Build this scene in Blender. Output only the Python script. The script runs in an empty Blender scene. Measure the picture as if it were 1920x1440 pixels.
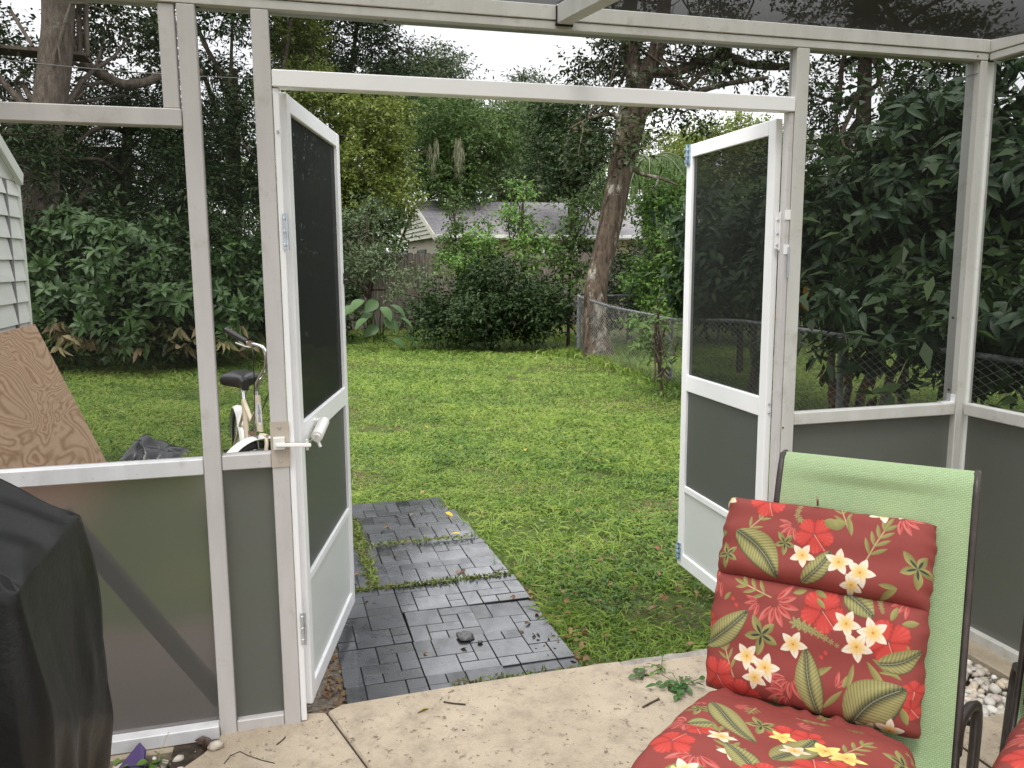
import bpy, bmesh, math, random
import numpy as np
from mathutils import Vector, Matrix
random.seed(7); RNG = np.random.default_rng(11)
PI = math.pi
scene = bpy.context.scene
COL = scene.collection

# ------------------------------------------------------------------ camera (solved from the photograph)
CX, CY, CH, YAW, PITCH, ROLL, FPX = -0.00627, -2.70556, 1.53562, 0.27098, 0.146643, -0.005949, 1558.793
_fw = np.array([math.sin(YAW)*math.cos(PITCH), math.cos(YAW)*math.cos(PITCH), -math.sin(PITCH)])
_r = np.array([math.cos(YAW), -math.sin(YAW), 0.0]); _u = np.cross(_r, _fw)
_rt = math.cos(ROLL)*_r + math.sin(ROLL)*_u; _up = -math.sin(ROLL)*_r + math.cos(ROLL)*_u
EYE = np.array([CX, CY, CH])
def ray(u, v): return _fw + _rt*((u-960)/FPX) - _up*((v-720)/FPX)
def atZ(u, v, z): w = ray(u, v); return EYE + w*((z-EYE[2])/w[2])
def atY(u, v, y): w = ray(u, v); return EYE + w*((y-EYE[1])/w[1])
def atX(u, v, x): w = ray(u, v); return EYE + w*((x-EYE[0])/w[0])
def atD(u, v, d): return EYE + ray(u, v)*d
cam = bpy.data.cameras.new('camera'); camo = bpy.data.objects.new('camera', cam); COL.objects.link(camo)
cam.sensor_width = 36.0; cam.lens = 36.0*FPX/1920.0; cam.clip_end = 900; cam.clip_start = 0.05
camo.matrix_world = Matrix(((_rt[0], _up[0], -_fw[0], CX), (_rt[1], _up[1], -_fw[1], CY), (_rt[2], _up[2], -_fw[2], CH), (0, 0, 0, 1)))
scene.camera = camo

# ------------------------------------------------------------------ materials
MATS = {}
def srgb(r, g, b):
    f = lambda c: (c/255/12.92) if c/255 <= 0.04045 else ((c/255+0.055)/1.055)**2.4
    return (f(r), f(g), f(b), 1.0)
def lin(c): return (c[0], c[1], c[2], 1.0)
def newmat(name):
    m = bpy.data.materials.new(name); m.use_nodes = True
    nt = m.node_tree; nt.nodes.clear()
    out = nt.nodes.new('ShaderNodeOutputMaterial')
    MATS[name] = m
    return m, nt, out
def N(nt, typ, **kw):
    n = nt.nodes.new(typ)
    for k, v in kw.items():
        if k.startswith('i_'):
            n.inputs[k[2:].replace('_', ' ')].default_value = v
        else: setattr(n, k, v)
    return n
def L(nt, a, b): nt.links.new(a, b)
def ramp(nt, fac, stops):
    r = N(nt, 'ShaderNodeValToRGB'); e = r.color_ramp.elements
    e[0].position = stops[0][0]; e[0].color = stops[0][1]
    e[1].position = stops[-1][0]; e[1].color = stops[-1][1]
    for p, c in stops[1:-1]:
        x = e.new(p); x.color = c
    if fac is not None: L(nt, fac, r.inputs['Fac'])
    return r
def noise(nt, scale, detail=4, rough=0.55, coord='Object', stretch=None):
    tc = N(nt, 'ShaderNodeTexCoord'); src = tc.outputs[coord]
    if stretch:
        mp = N(nt, 'ShaderNodeMapping'); mp.inputs['Scale'].default_value = stretch
        L(nt, src, mp.inputs['Vector']); src = mp.outputs['Vector']
    n = N(nt, 'ShaderNodeTexNoise'); n.inputs['Scale'].default_value = scale
    n.inputs['Detail'].default_value = detail; n.inputs['Roughness'].default_value = rough
    L(nt, src, n.inputs['Vector'])
    return n
def mixc(nt, fac, a, b, mode='MIX'):
    m = N(nt, 'ShaderNodeMix'); m.data_type = 'RGBA'; m.blend_type = mode
    for sock, val in ((m.inputs[0], fac), (m.inputs[6], a), (m.inputs[7], b)):
        if hasattr(val, 'is_output') or hasattr(val, 'links'): L(nt, val, sock)
        else: sock.default_value = val
    return m.outputs[2]
def simple(name, c1, c2=None, rough=0.5, scale=6, bump=0, bscale=60, metal=0, stretch=None, spec=0.5, lo=0.35, hi=0.65, rough2=None, detail=5):
    m, nt, out = newmat(name)
    p = N(nt, 'ShaderNodeBsdfPrincipled'); p.inputs['Roughness'].default_value = rough
    p.inputs['Metallic'].default_value = metal; p.inputs['Specular IOR Level'].default_value = spec
    if c2 is None: p.inputs['Base Color'].default_value = lin(c1)
    else:
        n = noise(nt, scale, detail, stretch=stretch)
        r = ramp(nt, n.outputs['Fac'], [(lo, lin(c1)), (hi, lin(c2))])
        L(nt, r.outputs['Color'], p.inputs['Base Color'])
        if rough2 is not None:
            rr = ramp(nt, n.outputs['Fac'], [(lo, (rough,)*3+(1,)), (hi, (rough2,)*3+(1,))])
            L(nt, rr.outputs['Color'], p.inputs['Roughness'])
    if bump:
        bn = noise(nt, bscale, 4, stretch=stretch); b = N(nt, 'ShaderNodeBump')
        b.inputs['Strength'].default_value = bump; b.inputs['Distance'].default_value = 0.01
        L(nt, bn.outputs['Fac'], b.inputs['Height']); L(nt, b.outputs['Normal'], p.inputs['Normal'])
    L(nt, p.outputs['BSDF'], out.inputs['Surface'])
    return m
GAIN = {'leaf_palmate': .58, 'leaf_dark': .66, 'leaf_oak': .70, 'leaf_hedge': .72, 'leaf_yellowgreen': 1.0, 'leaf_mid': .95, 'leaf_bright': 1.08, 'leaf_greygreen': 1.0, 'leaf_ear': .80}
def leafmat(name, stops, rough=0.5, trans=0.3, spec=0.22):
    """leaf: each leaf gets its own green (random per mesh island), part of the light passes through"""
    m, nt, out = newmat(name)
    if name.startswith('leaf_'):
        gn = GAIN.get(name, .74); stops = [tuple(x*gn for x in c) for c in stops]; trans *= .8
    g = N(nt, 'ShaderNodeNewGeometry')
    k = len(stops)-1
    r = ramp(nt, g.outputs['Random Per Island'], [(i/k, lin(c)) for i, c in enumerate(stops)])
    p = N(nt, 'ShaderNodeBsdfPrincipled'); p.inputs['Roughness'].default_value = rough
    p.inputs['Specular IOR Level'].default_value = spec
    L(nt, r.outputs['Color'], p.inputs['Base Color'])
    t = N(nt, 'ShaderNodeBsdfTranslucent'); L(nt, r.outputs['Color'], t.inputs['Color'])
    mx = N(nt, 'ShaderNodeMixShader'); mx.inputs[0].default_value = trans
    L(nt, p.outputs['BSDF'], mx.inputs[1]); L(nt, t.outputs['BSDF'], mx.inputs[2])
    L(nt, mx.outputs['Shader'], out.inputs['Surface'])
    return m

ALU = simple('aluminium_white', (.60, .575, .555), (.70, .675, .655), rough=.45, scale=3, stretch=(6, 6, 1.2), lo=.3, hi=.75)
def weathered(name, a, b, dirt):
    """painted aluminium with mildew streaks and water marks"""
    m, nt, out = newmat(name)
    p = N(nt, 'ShaderNodeBsdfPrincipled'); p.inputs['Roughness'].default_value = .5
    n1 = noise(nt, 2.2, 5, stretch=(5, 5, 1)); n2 = noise(nt, 9, 6, .7); n3 = noise(nt, 60, 3)
    r1 = ramp(nt, n1.outputs['Fac'], [(.3, lin(a)), (.72, lin(b))])
    d = ramp(nt, n2.outputs['Fac'], [(.56, (0, 0, 0, 1)), (.80, (1, 1, 1, 1))])
    c = mixc(nt, d.outputs['Color'], r1.outputs['Color'], lin(dirt))
    s = ramp(nt, n3.outputs['Fac'], [(.70, (0, 0, 0, 1)), (.76, (.6, .6, .6, 1))])
    c = mixc(nt, s.outputs['Color'], c, (.16, .13, .11, 1))
    L(nt, c, p.inputs['Base Color']); L(nt, p.outputs['BSDF'], out.inputs['Surface'])
    return m
ALU = weathered('aluminium_white', (.47, .445, .435), (.56, .54, .53), (.36, .33, .29))
ALU2 = weathered('aluminium_mildewed', (.48, .475, .44), (.58, .575, .545), (.33, .32, .25))
DOORW = simple('door_white', (.82, .82, .83), (.87, .87, .88), rough=.32, scale=4)
SILLW = weathered('sill_white', (.56, .56, .57), (.70, .70, .71), (.42, .42, .39))
STEEL = simple('zinc_steel', (.50, .55, .60), (.68, .72, .78), rough=.3, metal=.85, scale=30)
CHROME = simple('chrome', (.75, .75, .76), rough=.15, metal=1.0)
GALV = simple('galvanised_pipe', (.10, .105, .11), (.20, .21, .215), rough=.5, metal=.3, scale=14)
WIRE = simple('fence_wire', (.20, .20, .20), (.34, .34, .33), rough=.5, metal=.3, scale=10)
BLACKP = simple('black_plastic', (.012, .012, .013), rough=.35)
WHITEP = simple('white_plastic', (.74, .73, .70), rough=.35)
TANP = simple('tan_plate', (.42, .36, .30), (.48, .42, .35), rough=.4, scale=20)
RUST = simple('rust', (.18, .06, .02), (.05, .02, .01), rough=.9, scale=60)

def screenmat(name, t, col, rough=.7):
    """insect mesh: threads cover more of the view the more obliquely it is seen"""
    m, nt, out = newmat(name)
    g = N(nt, 'ShaderNodeNewGeometry')
    dt = N(nt, 'ShaderNodeVectorMath', operation='DOT_PRODUCT')
    L(nt, g.outputs['Incoming'], dt.inputs[0]); L(nt, g.outputs['Normal'], dt.inputs[1])
    ab = N(nt, 'ShaderNodeMath', operation='ABSOLUTE'); L(nt, dt.outputs['Value'], ab.inputs[0])
    mxm = N(nt, 'ShaderNodeMath', operation='MAXIMUM'); L(nt, ab.outputs[0], mxm.inputs[0]); mxm.inputs[1].default_value = .06
    inv = N(nt, 'ShaderNodeMath', operation='DIVIDE'); inv.inputs[0].default_value = 1.0; L(nt, mxm.outputs[0], inv.inputs[1])
    pw = N(nt, 'ShaderNodeMath', operation='POWER'); pw.inputs[0].default_value = t; L(nt, inv.outputs[0], pw.inputs[1])
    tr = N(nt, 'ShaderNodeBsdfTransparent')
    d = N(nt, 'ShaderNodeBsdfPrincipled'); d.inputs['Base Color'].default_value = lin(col); d.inputs['Roughness'].default_value = rough
    d.inputs['Specular IOR Level'].default_value = .05
    mx = N(nt, 'ShaderNodeMixShader'); L(nt, pw.outputs[0], mx.inputs[0])
    L(nt, d.outputs['BSDF'], mx.inputs[1]); L(nt, tr.outputs['BSDF'], mx.inputs[2])
    L(nt, mx.outputs['Shader'], out.inputs['Surface'])
    return m
SCREEN = screenmat('insect_screen', .62, (.014, .014, .013))
DSCREEN = screenmat('door_screen', .50, (.016, .018, .016))
ROOFSCREEN = screenmat('roof_screen', .60, (.05, .05, .05))
def frosted(name, col, body, fac, rough=.32):
    """tinted privacy vinyl: half of the light passes through blurred, half is scattered by its dark body"""
    m, nt, out = newmat(name)
    rf = N(nt, 'ShaderNodeBsdfRefraction'); rf.inputs['Color'].default_value = lin(col)
    rf.inputs['Roughness'].default_value = rough; rf.inputs['IOR'].default_value = 1.25
    p = N(nt, 'ShaderNodeBsdfPrincipled'); p.inputs['Base Color'].default_value = lin(body)
    p.inputs['Roughness'].default_value = .38; p.inputs['Specular IOR Level'].default_value = .35
    mx = N(nt, 'ShaderNodeMixShader'); mx.inputs[0].default_value = fac
    L(nt, p.outputs['BSDF'], mx.inputs[1]); L(nt, rf.outputs['BSDF'], mx.inputs[2])
    L(nt, mx.outputs['Shader'], out.inputs['Surface'])
    return m
VINYL = frosted('privacy_vinyl', (.93, .87, .89), (.185, .180, .168), .54, .36)
VINYLR = frosted('privacy_vinyl_dense', (.6, .6, .57), (.165, .172, .152), .30)
DVINYL = frosted('door_vinyl', (.45, .47, .45), (.125, .133, .126), .3)

# ------------------------------------------------------------------ mesh helpers
def link(o): COL.objects.link(o); return o
def tag(o, label=None, cat=None, group=None, kind=None):
    if label: o['label'] = label
    if cat: o['category'] = cat
    if group: o['group'] = group
    if kind: o['kind'] = kind
    return o
def thing(name, loc, label, cat, group=None, rotz=0.0):
    o = link(bpy.data.objects.new(name, None)); o.location = loc; o.rotation_euler = (0, 0, rotz)
    o.empty_display_size = .1
    return tag(o, label, cat, group)
def attach(o, parent, local):
    """local=False: the mesh was built in world coordinates"""
    if parent is None: return
    o.parent = parent
    if not local:
        mw = Matrix.Identity(4); q = parent; chain = []
        while q is not None: chain.append(q); q = q.parent
        for q in reversed(chain):
            mw = mw @ (q.matrix_parent_inverse if q.parent else Matrix.Identity(4)) @ Matrix.LocRotScale(q.location, q.rotation_euler, q.scale)
        o.matrix_parent_inverse = mw.inverted()
def mesh_np(name, verts, faces, mat, parent=None, local=False, smooth=False, tri=False):
    verts = np.ascontiguousarray(verts, dtype=np.float32); faces = np.ascontiguousarray(faces, dtype=np.int32)
    k = faces.shape[1]; me = bpy.data.meshes.new(name)
    me.vertices.add(len(verts)); me.vertices.foreach_set('co', verts.ravel())
    me.loops.add(faces.size); me.loops.foreach_set('vertex_index', faces.ravel())
    me.polygons.add(len(faces)); me.polygons.foreach_set('loop_start', np.arange(0, faces.size, k, dtype=np.int32))
    me.polygons.foreach_set('loop_total', np.full(len(faces), k, dtype=np.int32))
    if smooth: me.polygons.foreach_set('use_smooth', np.ones(len(faces), dtype=bool))
    me.update(calc_edges=True); me.materials.append(mat)
    o = link(bpy.data.objects.new(name, me)); attach(o, parent, local)
    return o
class MB:
    """collects boxes, tubes, sheets and turned shapes; build() links them as ONE mesh object"""
    def __init__(s): s.v = []; s.f = []; s.sm = []
    def add(s, verts, faces, smooth=False):
        b = len(s.v); s.v += [tuple(map(float, p)) for p in verts]; s.f += [tuple(b+i for i in f) for f in faces]; s.sm += [smooth]*len(faces); return s
    def box(s, x0, x1, y0, y1, z0, z1):
        return s.add([(x0, y0, z0), (x1, y0, z0), (x1, y1, z0), (x0, y1, z0), (x0, y0, z1), (x1, y0, z1), (x1, y1, z1), (x0, y1, z1)],
                     [(3, 2, 1, 0), (4, 5, 6, 7), (0, 1, 5, 4), (1, 2, 6, 5), (2, 3, 7, 6), (3, 0, 4, 7)])
    def obox(s, c, ax, ay, az, hx, hy, hz):
        c = np.array(c, float); A = [np.array(a, float)/np.linalg.norm(a) for a in (ax, ay, az)]
        P = [c + A[0]*hx*i + A[1]*hy*j + A[2]*hz*k for k in (-1, 1) for i, j in ((-1, -1), (1, -1), (1, 1), (-1, 1))]
        return s.add(P, [(3, 2, 1, 0), (4, 5, 6, 7), (0, 1, 5, 4), (1, 2, 6, 5), (2, 3, 7, 6), (3, 0, 4, 7)])
    def tube(s, pts, rad, sides=8, cap=True, smooth=True, jitter=0, seed=0):
        pts = [np.array(p, float) for p in pts]; n = len(pts); rr = rad if hasattr(rad, '__len__') else [rad]*n
        rg = np.random.default_rng(seed); V = []; F = []
        t0 = pts[1]-pts[0]; ref = np.array([0, 0, 1.]) if abs(t0[2]) < .9*np.linalg.norm(t0) else np.array([1., 0, 0])
        a = np.cross(t0, ref); a /= np.linalg.norm(a)
        for i in range(n):
            t = pts[min(i+1, n-1)]-pts[max(i-1, 0)]; t = t/max(np.linalg.norm(t), 1e-9)
            a = a - t*(a@t); a /= np.linalg.norm(a); b = np.cross(t, a)
            for k in range(sides):
                th = 2*PI*k/sides; r = rr[i]*(1+(rg.uniform(-jitter, jitter) if jitter else 0))
                V.append(pts[i]+a*math.cos(th)*r+b*math.sin(th)*r)
        for i in range(n-1):
            for k in range(sides):
                k2 = (k+1) % sides; F.append((i*sides+k, i*sides+k2, (i+1)*sides+k2, (i+1)*sides+k))
        s.add(V, F, smooth)
        if cap:
            s.add(V[:sides], [tuple(range(sides))[::-1]]); s.add(V[-sides:], [tuple(range(sides))])
        return s
    def poly(s, pts, thick=None):
        n = len(pts)
        if thick is None: return s.add(pts, [tuple(range(n))])
        q = [np.array(p, float)+np.array(thick, float) for p in pts]
        F = [tuple(range(n))[::-1], tuple(range(n, 2*n))]+[(i, (i+1) % n, n+(i+1) % n, n+i) for i in range(n)]
        return s.add(list(pts)+q, F)
    def torus(s, c, ax, R, r, n=36, m=8, arc=(0, 2*PI)):
        ax = np.array(ax, float); ax /= np.linalg.norm(ax); ref = np.array([0, 0, 1.]) if abs(ax[2]) < .9 else np.array([1., 0, 0])
        e1 = np.cross(ax, ref); e1 /= np.linalg.norm(e1); e2 = np.cross(ax, e1); c = np.array(c, float)
        full = abs(arc[1]-arc[0]-2*PI) < 1e-6; V = []; F = []; k = n if full else n+1
        for i in range(k):
            th = arc[0]+(arc[1]-arc[0])*i/n; d = e1*math.cos(th)+e2*math.sin(th)
            for j in range(m):
                ph = 2*PI*j/m; V.append(c+d*(R+r*math.cos(ph))+ax*r*math.sin(ph))
        for i in range(n):
            for j in range(m):
                i2 = (i+1) % k; F.append((i*m+j, i2*m+j, i2*m+(j+1) % m, i*m+(j+1) % m))
        return s.add(V, F, True)
    def ball(s, c, r, n=10, m=7, sq=(1, 1, 1), jitter=0, seed=0):
        rg = np.random.default_rng(seed); V = []; F = []
        for i in range(m+1):
            for k in range(n):
                ph = PI*i/m; th = 2*PI*k/n; j = 1+(rg.uniform(-jitter, jitter) if 0 < i < m else 0)
                V.append((c[0]+r*sq[0]*j*math.sin(ph)*math.cos(th), c[1]+r*sq[1]*j*math.sin(ph)*math.sin(th), c[2]+r*sq[2]*j*math.cos(ph)))
        for i in range(m):
            for k in range(n): F.append((i*n+k, (i+1)*n+k, (i+1)*n+(k+1) % n, i*n+(k+1) % n))
        return s.add(V, F, True)
    def build(s, name, mat, parent=None, local=False, bevel=0.0):
        me = bpy.data.meshes.new(name); me.from_pydata(s.v, [], s.f); me.update()
        me.polygons.foreach_set('use_smooth', s.sm)
        me.materials.append(mat); o = link(bpy.data.objects.new(name, me))
        bm = bmesh.new(); bm.from_mesh(me); bmesh.ops.recalc_face_normals(bm, faces=bm.faces)
        if bevel:
            es = [e for e in bm.edges if len(e.link_faces) == 2 and e.calc_face_angle(0) > .6]
            bmesh.ops.bevel(bm, geom=es, offset=bevel, segments=1, affect='EDGES', clamp_overlap=True)
        bm.to_mesh(me); bm.free()
        attach(o, parent, local); return o
def copy_tree(o, parent=None):
    c = o.copy(); COL.objects.link(c)
    if parent is not None: c.parent = parent; c.matrix_parent_inverse = o.matrix_parent_inverse.copy()
    for ch in [x for x in bpy.data.objects if x.parent == o]: copy_tree(ch, c)
    return c
def nrm(a): return a/np.maximum(np.linalg.norm(a, axis=-1, keepdims=True), 1e-9)

# ------------------------------------------------------------------ foliage
def leaf_mesh(P, D, NR, LN, WD, st=0, droop=0.0):
    """P base, D axis, NR up-hint, LN length, WD width. st=0 one bent quad; st=1 two quads with a midrib; st>=2 a curved blade with st stations"""
    D = nrm(D); S = nrm(np.cross(D, NR)); U = nrm(np.cross(S, D)); n = len(P); LN = LN[:, None]; WD = WD[:, None]
    if st == 0:
        V = np.stack([P, P+D*LN*.45+S*WD*.5+U*WD*.12, P+D*LN-U*LN*droop, P+D*LN*.45-S*WD*.5+U*WD*.12], 1).reshape(-1, 3)
        return V, np.arange(n*4).reshape(-1, 4)
    if st == 1:
        V = np.stack([P, P+D*LN*.48+S*WD*.5+U*WD*.16, P+D*LN-U*LN*droop, P+D*LN*.48-S*WD*.5+U*WD*.16, P+D*LN*.5+U*LN*droop*.25], 1).reshape(-1, 3)
        b = np.arange(n)[:, None]*5
        F = np.stack([b+np.array([[0, 4, 2, 1]]), b+np.array([[0, 3, 2, 4]])], 1).reshape(-1, 4)
        return V, F
    ts = np.linspace(0, 1, st+2); V = []; k = 3*(st+2)
    for t in ts:
        wv = (math.sin(PI*min(1, t**.85))**.8 if 0 < t < 1 else 0.02)
        c = P+D*LN*(t-.12*droop*t*t)-U*LN*droop*t*t
        V += [c+S*WD*.5*wv+U*WD*.18*wv, c, c-S*WD*.5*wv+U*WD*.18*wv]
    V = np.stack(V, 1).reshape(-1, 3); b = np.arange(n)[:, None]*k; F = []
    for i in range(st+1):
        F += [b+np.array([[i*3, i*3+1, i*3+4, i*3+3]]), b+np.array([[i*3+1, i*3+2, i*3+5, i*3+4]])]
    return V, np.concatenate(F, 0)
def rdir(n, rng): return nrm(rng.normal(size=(n, 3)))
def B(u, v, d, ru, rv, rd=None):
    rx = ru*d/FPX; rz = rv*d/FPX
    return (atD(u, v, d), np.array([rx, rd if rd else rx, rz]))
def twigs(blobs, n, puff_r, rng, shell=.45, per_puff=40):
    """twig origins and directions, gathered in puffs that fill the ellipsoids; most puffs lie near the outside"""
    wts = np.array([(b[1][0]*b[1][1]*b[1][2])**.66 for b in blobs]); wts /= wts.sum(); O = []; D = []
    for (c, r), w in zip(blobs, wts):
        k = max(3, int(n*w/per_puff)); q = rdir(k, rng)*(rng.random((k, 1))**shell)
        pc = c+q*r; m = max(1, int(n*w/k))
        sz = rng.uniform(.6, 1.4, (k, 1, 1))
        off = rng.normal(size=(k, m, 3))*puff_r*sz*np.array([1, 1, .75])*.6
        O.append((pc[:, None]+off).reshape(-1, 3))
        D.append(nrm(nrm(off)*.8+q[:, None]*.6+rng.normal(size=(k, m, 3))*.45+np.array([0, 0, .15])).reshape(-1, 3))
    return np.concatenate(O), np.concatenate(D)
def foliage(blobs, n_leaves, ll, lw, puff, seed, m=6, tl=None, st=0, droop=.25, shell=.45, per_puff=40, up=.7):
    rng = np.random.default_rng(seed); nt_ = max(8, n_leaves//m)
    O, D = twigs(blobs, nt_, puff, rng, shell, per_puff); T = len(O); tl = tl or ll*m*.35
    ref = nrm(np.array([0, 0, 1.])+rng.normal(size=(T, 3))*.3); S = nrm(np.cross(D, ref)); P = []; A = []; Q = []
    for j in range(m):
        t = (j+1)/m; sg = 1 if j % 2 else -1
        P.append(O+D*tl*t+rng.normal(size=(T, 3))*tl*.05)
        A.append(nrm(D*(.45+.5*(j == m-1))+S*sg*(.85 if j < m-1 else .1)+rng.normal(size=(T, 3))*.35-np.array([0, 0, droop])))
        Q.append(nrm(np.array([0, 0, up])+rng.normal(size=(T, 3))*.4+D*.2))
    P = np.concatenate(P); A = np.concatenate(A); Q = np.concatenate(Q); n = len(P)
    return leaf_mesh(P, A, Q, ll*rng.uniform(.6, 1.25, n), lw*rng.uniform(.7, 1.2, n), st, droop*.6)
def whorls(O, D, k, ll, lw, rng, st=2, spread=1.0, droop=.3, hang=.2):
    """k leaves round each twig end"""
    T = len(O); ref = rdir(T, rng); e1 = nrm(np.cross(D, ref)); e2 = np.cross(D, e1); P = []; A = []; Q = []
    for j in range(k):
        th = 2*PI*j/k+rng.uniform(-.3, .3, T)
        r = e1*np.cos(th)[:, None]+e2*np.sin(th)[:, None]
        A.append(nrm(r*spread+D*rng.uniform(.25, .7, (T, 1))-np.array([0, 0, hang]))); P.append(O+D*rng.uniform(-.04, .02, (T, 1))); Q.append(nrm(D+np.array([0, 0, .5])))
    P = np.concatenate(P); A = np.concatenate(A); Q = np.concatenate(Q); n = len(P)
    return leaf_mesh(P, A, Q, ll*rng.uniform(.6, 1.2, n), lw*rng.uniform(.75, 1.15, n), st, droop)
def joinm(*parts):
    V = []; F = []; b = 0
    for v, f in parts: V.append(v); F.append(f+b); b += len(v)
    return np.concatenate(V), np.concatenate(F)
def limb(mb, a, b, r0, r1, rng, bend=.12, n=7, sides=7, jit=.06):
    a = np.array(a, float); b = np.array(b, float); Ln = np.linalg.norm(b-a); o = rng.normal(size=3)*bend*Ln
    pts = [a+(b-a)*t+o*math.sin(PI*t)*.5+rng.normal(size=3)*Ln*.012 for t in np.linspace(0, 1, n)]
    mb.tube(pts, list(np.linspace(r0, r1, n)), sides, cap=False, jitter=jit, seed=int(rng.integers(1e6))); return pts
CA, CB = .10, .22
# ------------------------------------------------------------------ sky and light (bright overcast)
SUN_EL, SUN_AZ = math.radians(64), math.radians(215)       # azimuth clockwise from +Y
w = bpy.data.worlds.new('World'); scene.world = w; w.use_nodes = True; nt = w.node_tree; nt.nodes.clear()
sk = N(nt, 'ShaderNodeTexSky'); sk.sky_type = 'NISHITA'; sk.sun_disc = False
sk.sun_elevation = SUN_EL; sk.sun_rotation = SUN_AZ; sk.air_density = 1.0; sk.dust_density = 6.0; sk.ozone_density = .3
hs = N(nt, 'ShaderNodeHueSaturation'); hs.inputs['Saturation'].default_value = .18; hs.inputs['Value'].default_value = 1.0
bg = N(nt, 'ShaderNodeBackground'); bg.inputs['Strength'].default_value = 0.15
wo = N(nt, 'ShaderNodeOutputWorld')
L(nt, sk.outputs['Color'], hs.inputs['Color'])
cn = noise(nt, 2.2, 5, .6, coord='Generated'); cr_ = ramp(nt, cn.outputs['Fac'], [(.3, (.80, .82, .86, 1)), (.7, (1, 1, 1, 1))])
vs = N(nt, 'ShaderNodeVectorMath', operation='SCALE'); L(nt, cr_.outputs['Color'], vs.inputs[0]); vs.inputs['Scale'].default_value = 8.2     # the cloud layer
tcw = N(nt, 'ShaderNodeTexCoord'); sx = N(nt, 'ShaderNodeSeparateXYZ'); L(nt, tcw.outputs['Generated'], sx.inputs[0]); mr = N(nt, 'ShaderNodeMapRange'); mr.inputs[1].default_value = 0; mr.inputs[2].default_value = 1; mr.inputs[3].default_value = 5.4; mr.inputs[4].default_value = 12.5
L(nt, sx.outputs['Z'], mr.inputs[0]); L(nt, mr.outputs[0], vs.inputs['Scale'])
L(nt, mixc(nt, .85, hs.outputs['Color'], vs.outputs['Vector']), bg.inputs['Color']); L(nt, bg.outputs['Background'], wo.inputs['Surface'])
sd = bpy.data.lights.new('sun', 'SUN'); sd.energy = 1.3; sd.angle = math.radians(18); sd.color = (1.0, .96, .90)
so = link(bpy.data.objects.new('sun', sd))
sv = Vector((math.sin(SUN_AZ)*math.cos(SUN_EL), math.cos(SUN_AZ)*math.cos(SUN_EL), math.sin(SUN_EL)))
so.rotation_euler = sv.to_track_quat('Z', 'Y').to_euler()
scene.view_settings.view_transform = 'Standard'; scene.view_settings.look = 'None'
scene.view_settings.exposure = 1.08; scene.view_settings.gamma = 1.0
scene.render.engine = 'CYCLES'
cy = scene.cycles; cy.max_bounces = 8; cy.diffuse_bounces = 4; cy.glossy_bounces = 3; cy.transmission_bounces = 6; cy.transparent_max_bounces = 16
cy.use_denoising = True; cy.caustics_reflective = False; cy.caustics_refractive = False

# ------------------------------------------------------------------ ground
GZ = -0.06
def gh(x, y):
    """gentle unevenness of the lawn; flat beside the slab"""
    k = np.clip((y-.6)/3.0, 0, 1)
    return GZ+k*(.025*np.sin(x*.9+1.3)*np.cos(y*.55)+.012*np.sin(x*2.3+y*1.7)+.010*np.sin(x*6.1+1.7*np.sin(y*3.3))*np.sin(y*5.3+x))
def lawnmat():
    m, nt, out = newmat('lawn_soil')
    p = N(nt, 'ShaderNodeBsdfPrincipled'); p.inputs['Roughness'].default_value = .95; p.inputs['Specular IOR Level'].default_value = .1
    a = noise(nt, .8, 6, .65); b = noise(nt, 14, 5, .7)
    c1 = ramp(nt, b.outputs['Fac'], [(.3, (.030, .045, .012, 1)), (.7, (.075, .10, .025, 1))])
    c2 = ramp(nt, b.outputs['Fac'], [(.3, (.050, .036, .022, 1)), (.7, (.12, .09, .055, 1))])
    k = ramp(nt, a.outputs['Fac'], [(.48, (0, 0, 0, 1)), (.62, (1, 1, 1, 1))])
    c = mixc(nt, k.outputs['Color'], c1.outputs['Color'], c2.outputs['Color'])
    L(nt, c, p.inputs['Base Color'])
    bp = N(nt, 'ShaderNodeBump'); bp.inputs['Strength'].default_value = .8; bp.inputs['Distance'].default_value = .03
    L(nt, b.outputs['Fac'], bp.inputs['Height']); L(nt, bp.outputs['Normal'], p.inputs['Normal'])
    L(nt, p.outputs['BSDF'], out.inputs['Surface']); return m
LAWN = lawnmat()
xs = np.concatenate([[-300, -120, -50, -25], np.linspace(-14, 18, 260), [28, 55, 130, 300]])
ys = np.concatenate([[-60, -20, -6], np.linspace(-2.5, 26, 240), [34, 50, 90, 180, 420]])
gx, gy = np.meshgrid(xs, ys); gz = np.where((gy > 24) | (gx < -13.9) | (gx > 17.9), GZ, gh(gx, gy)); gz = np.where(gy < .02, -.09, gz)
V = np.stack([gx, gy, gz], -1).reshape(-1, 3); nx = len(xs); ny = len(ys)
ii = (np.arange(ny-1)[:, None]*nx+np.arange(nx-1)[None]).ravel()
tag(mesh_np('lawn', V, np.stack([ii, ii+1, ii+nx+1, ii+nx], 1), LAWN, smooth=True), kind='structure')

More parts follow.
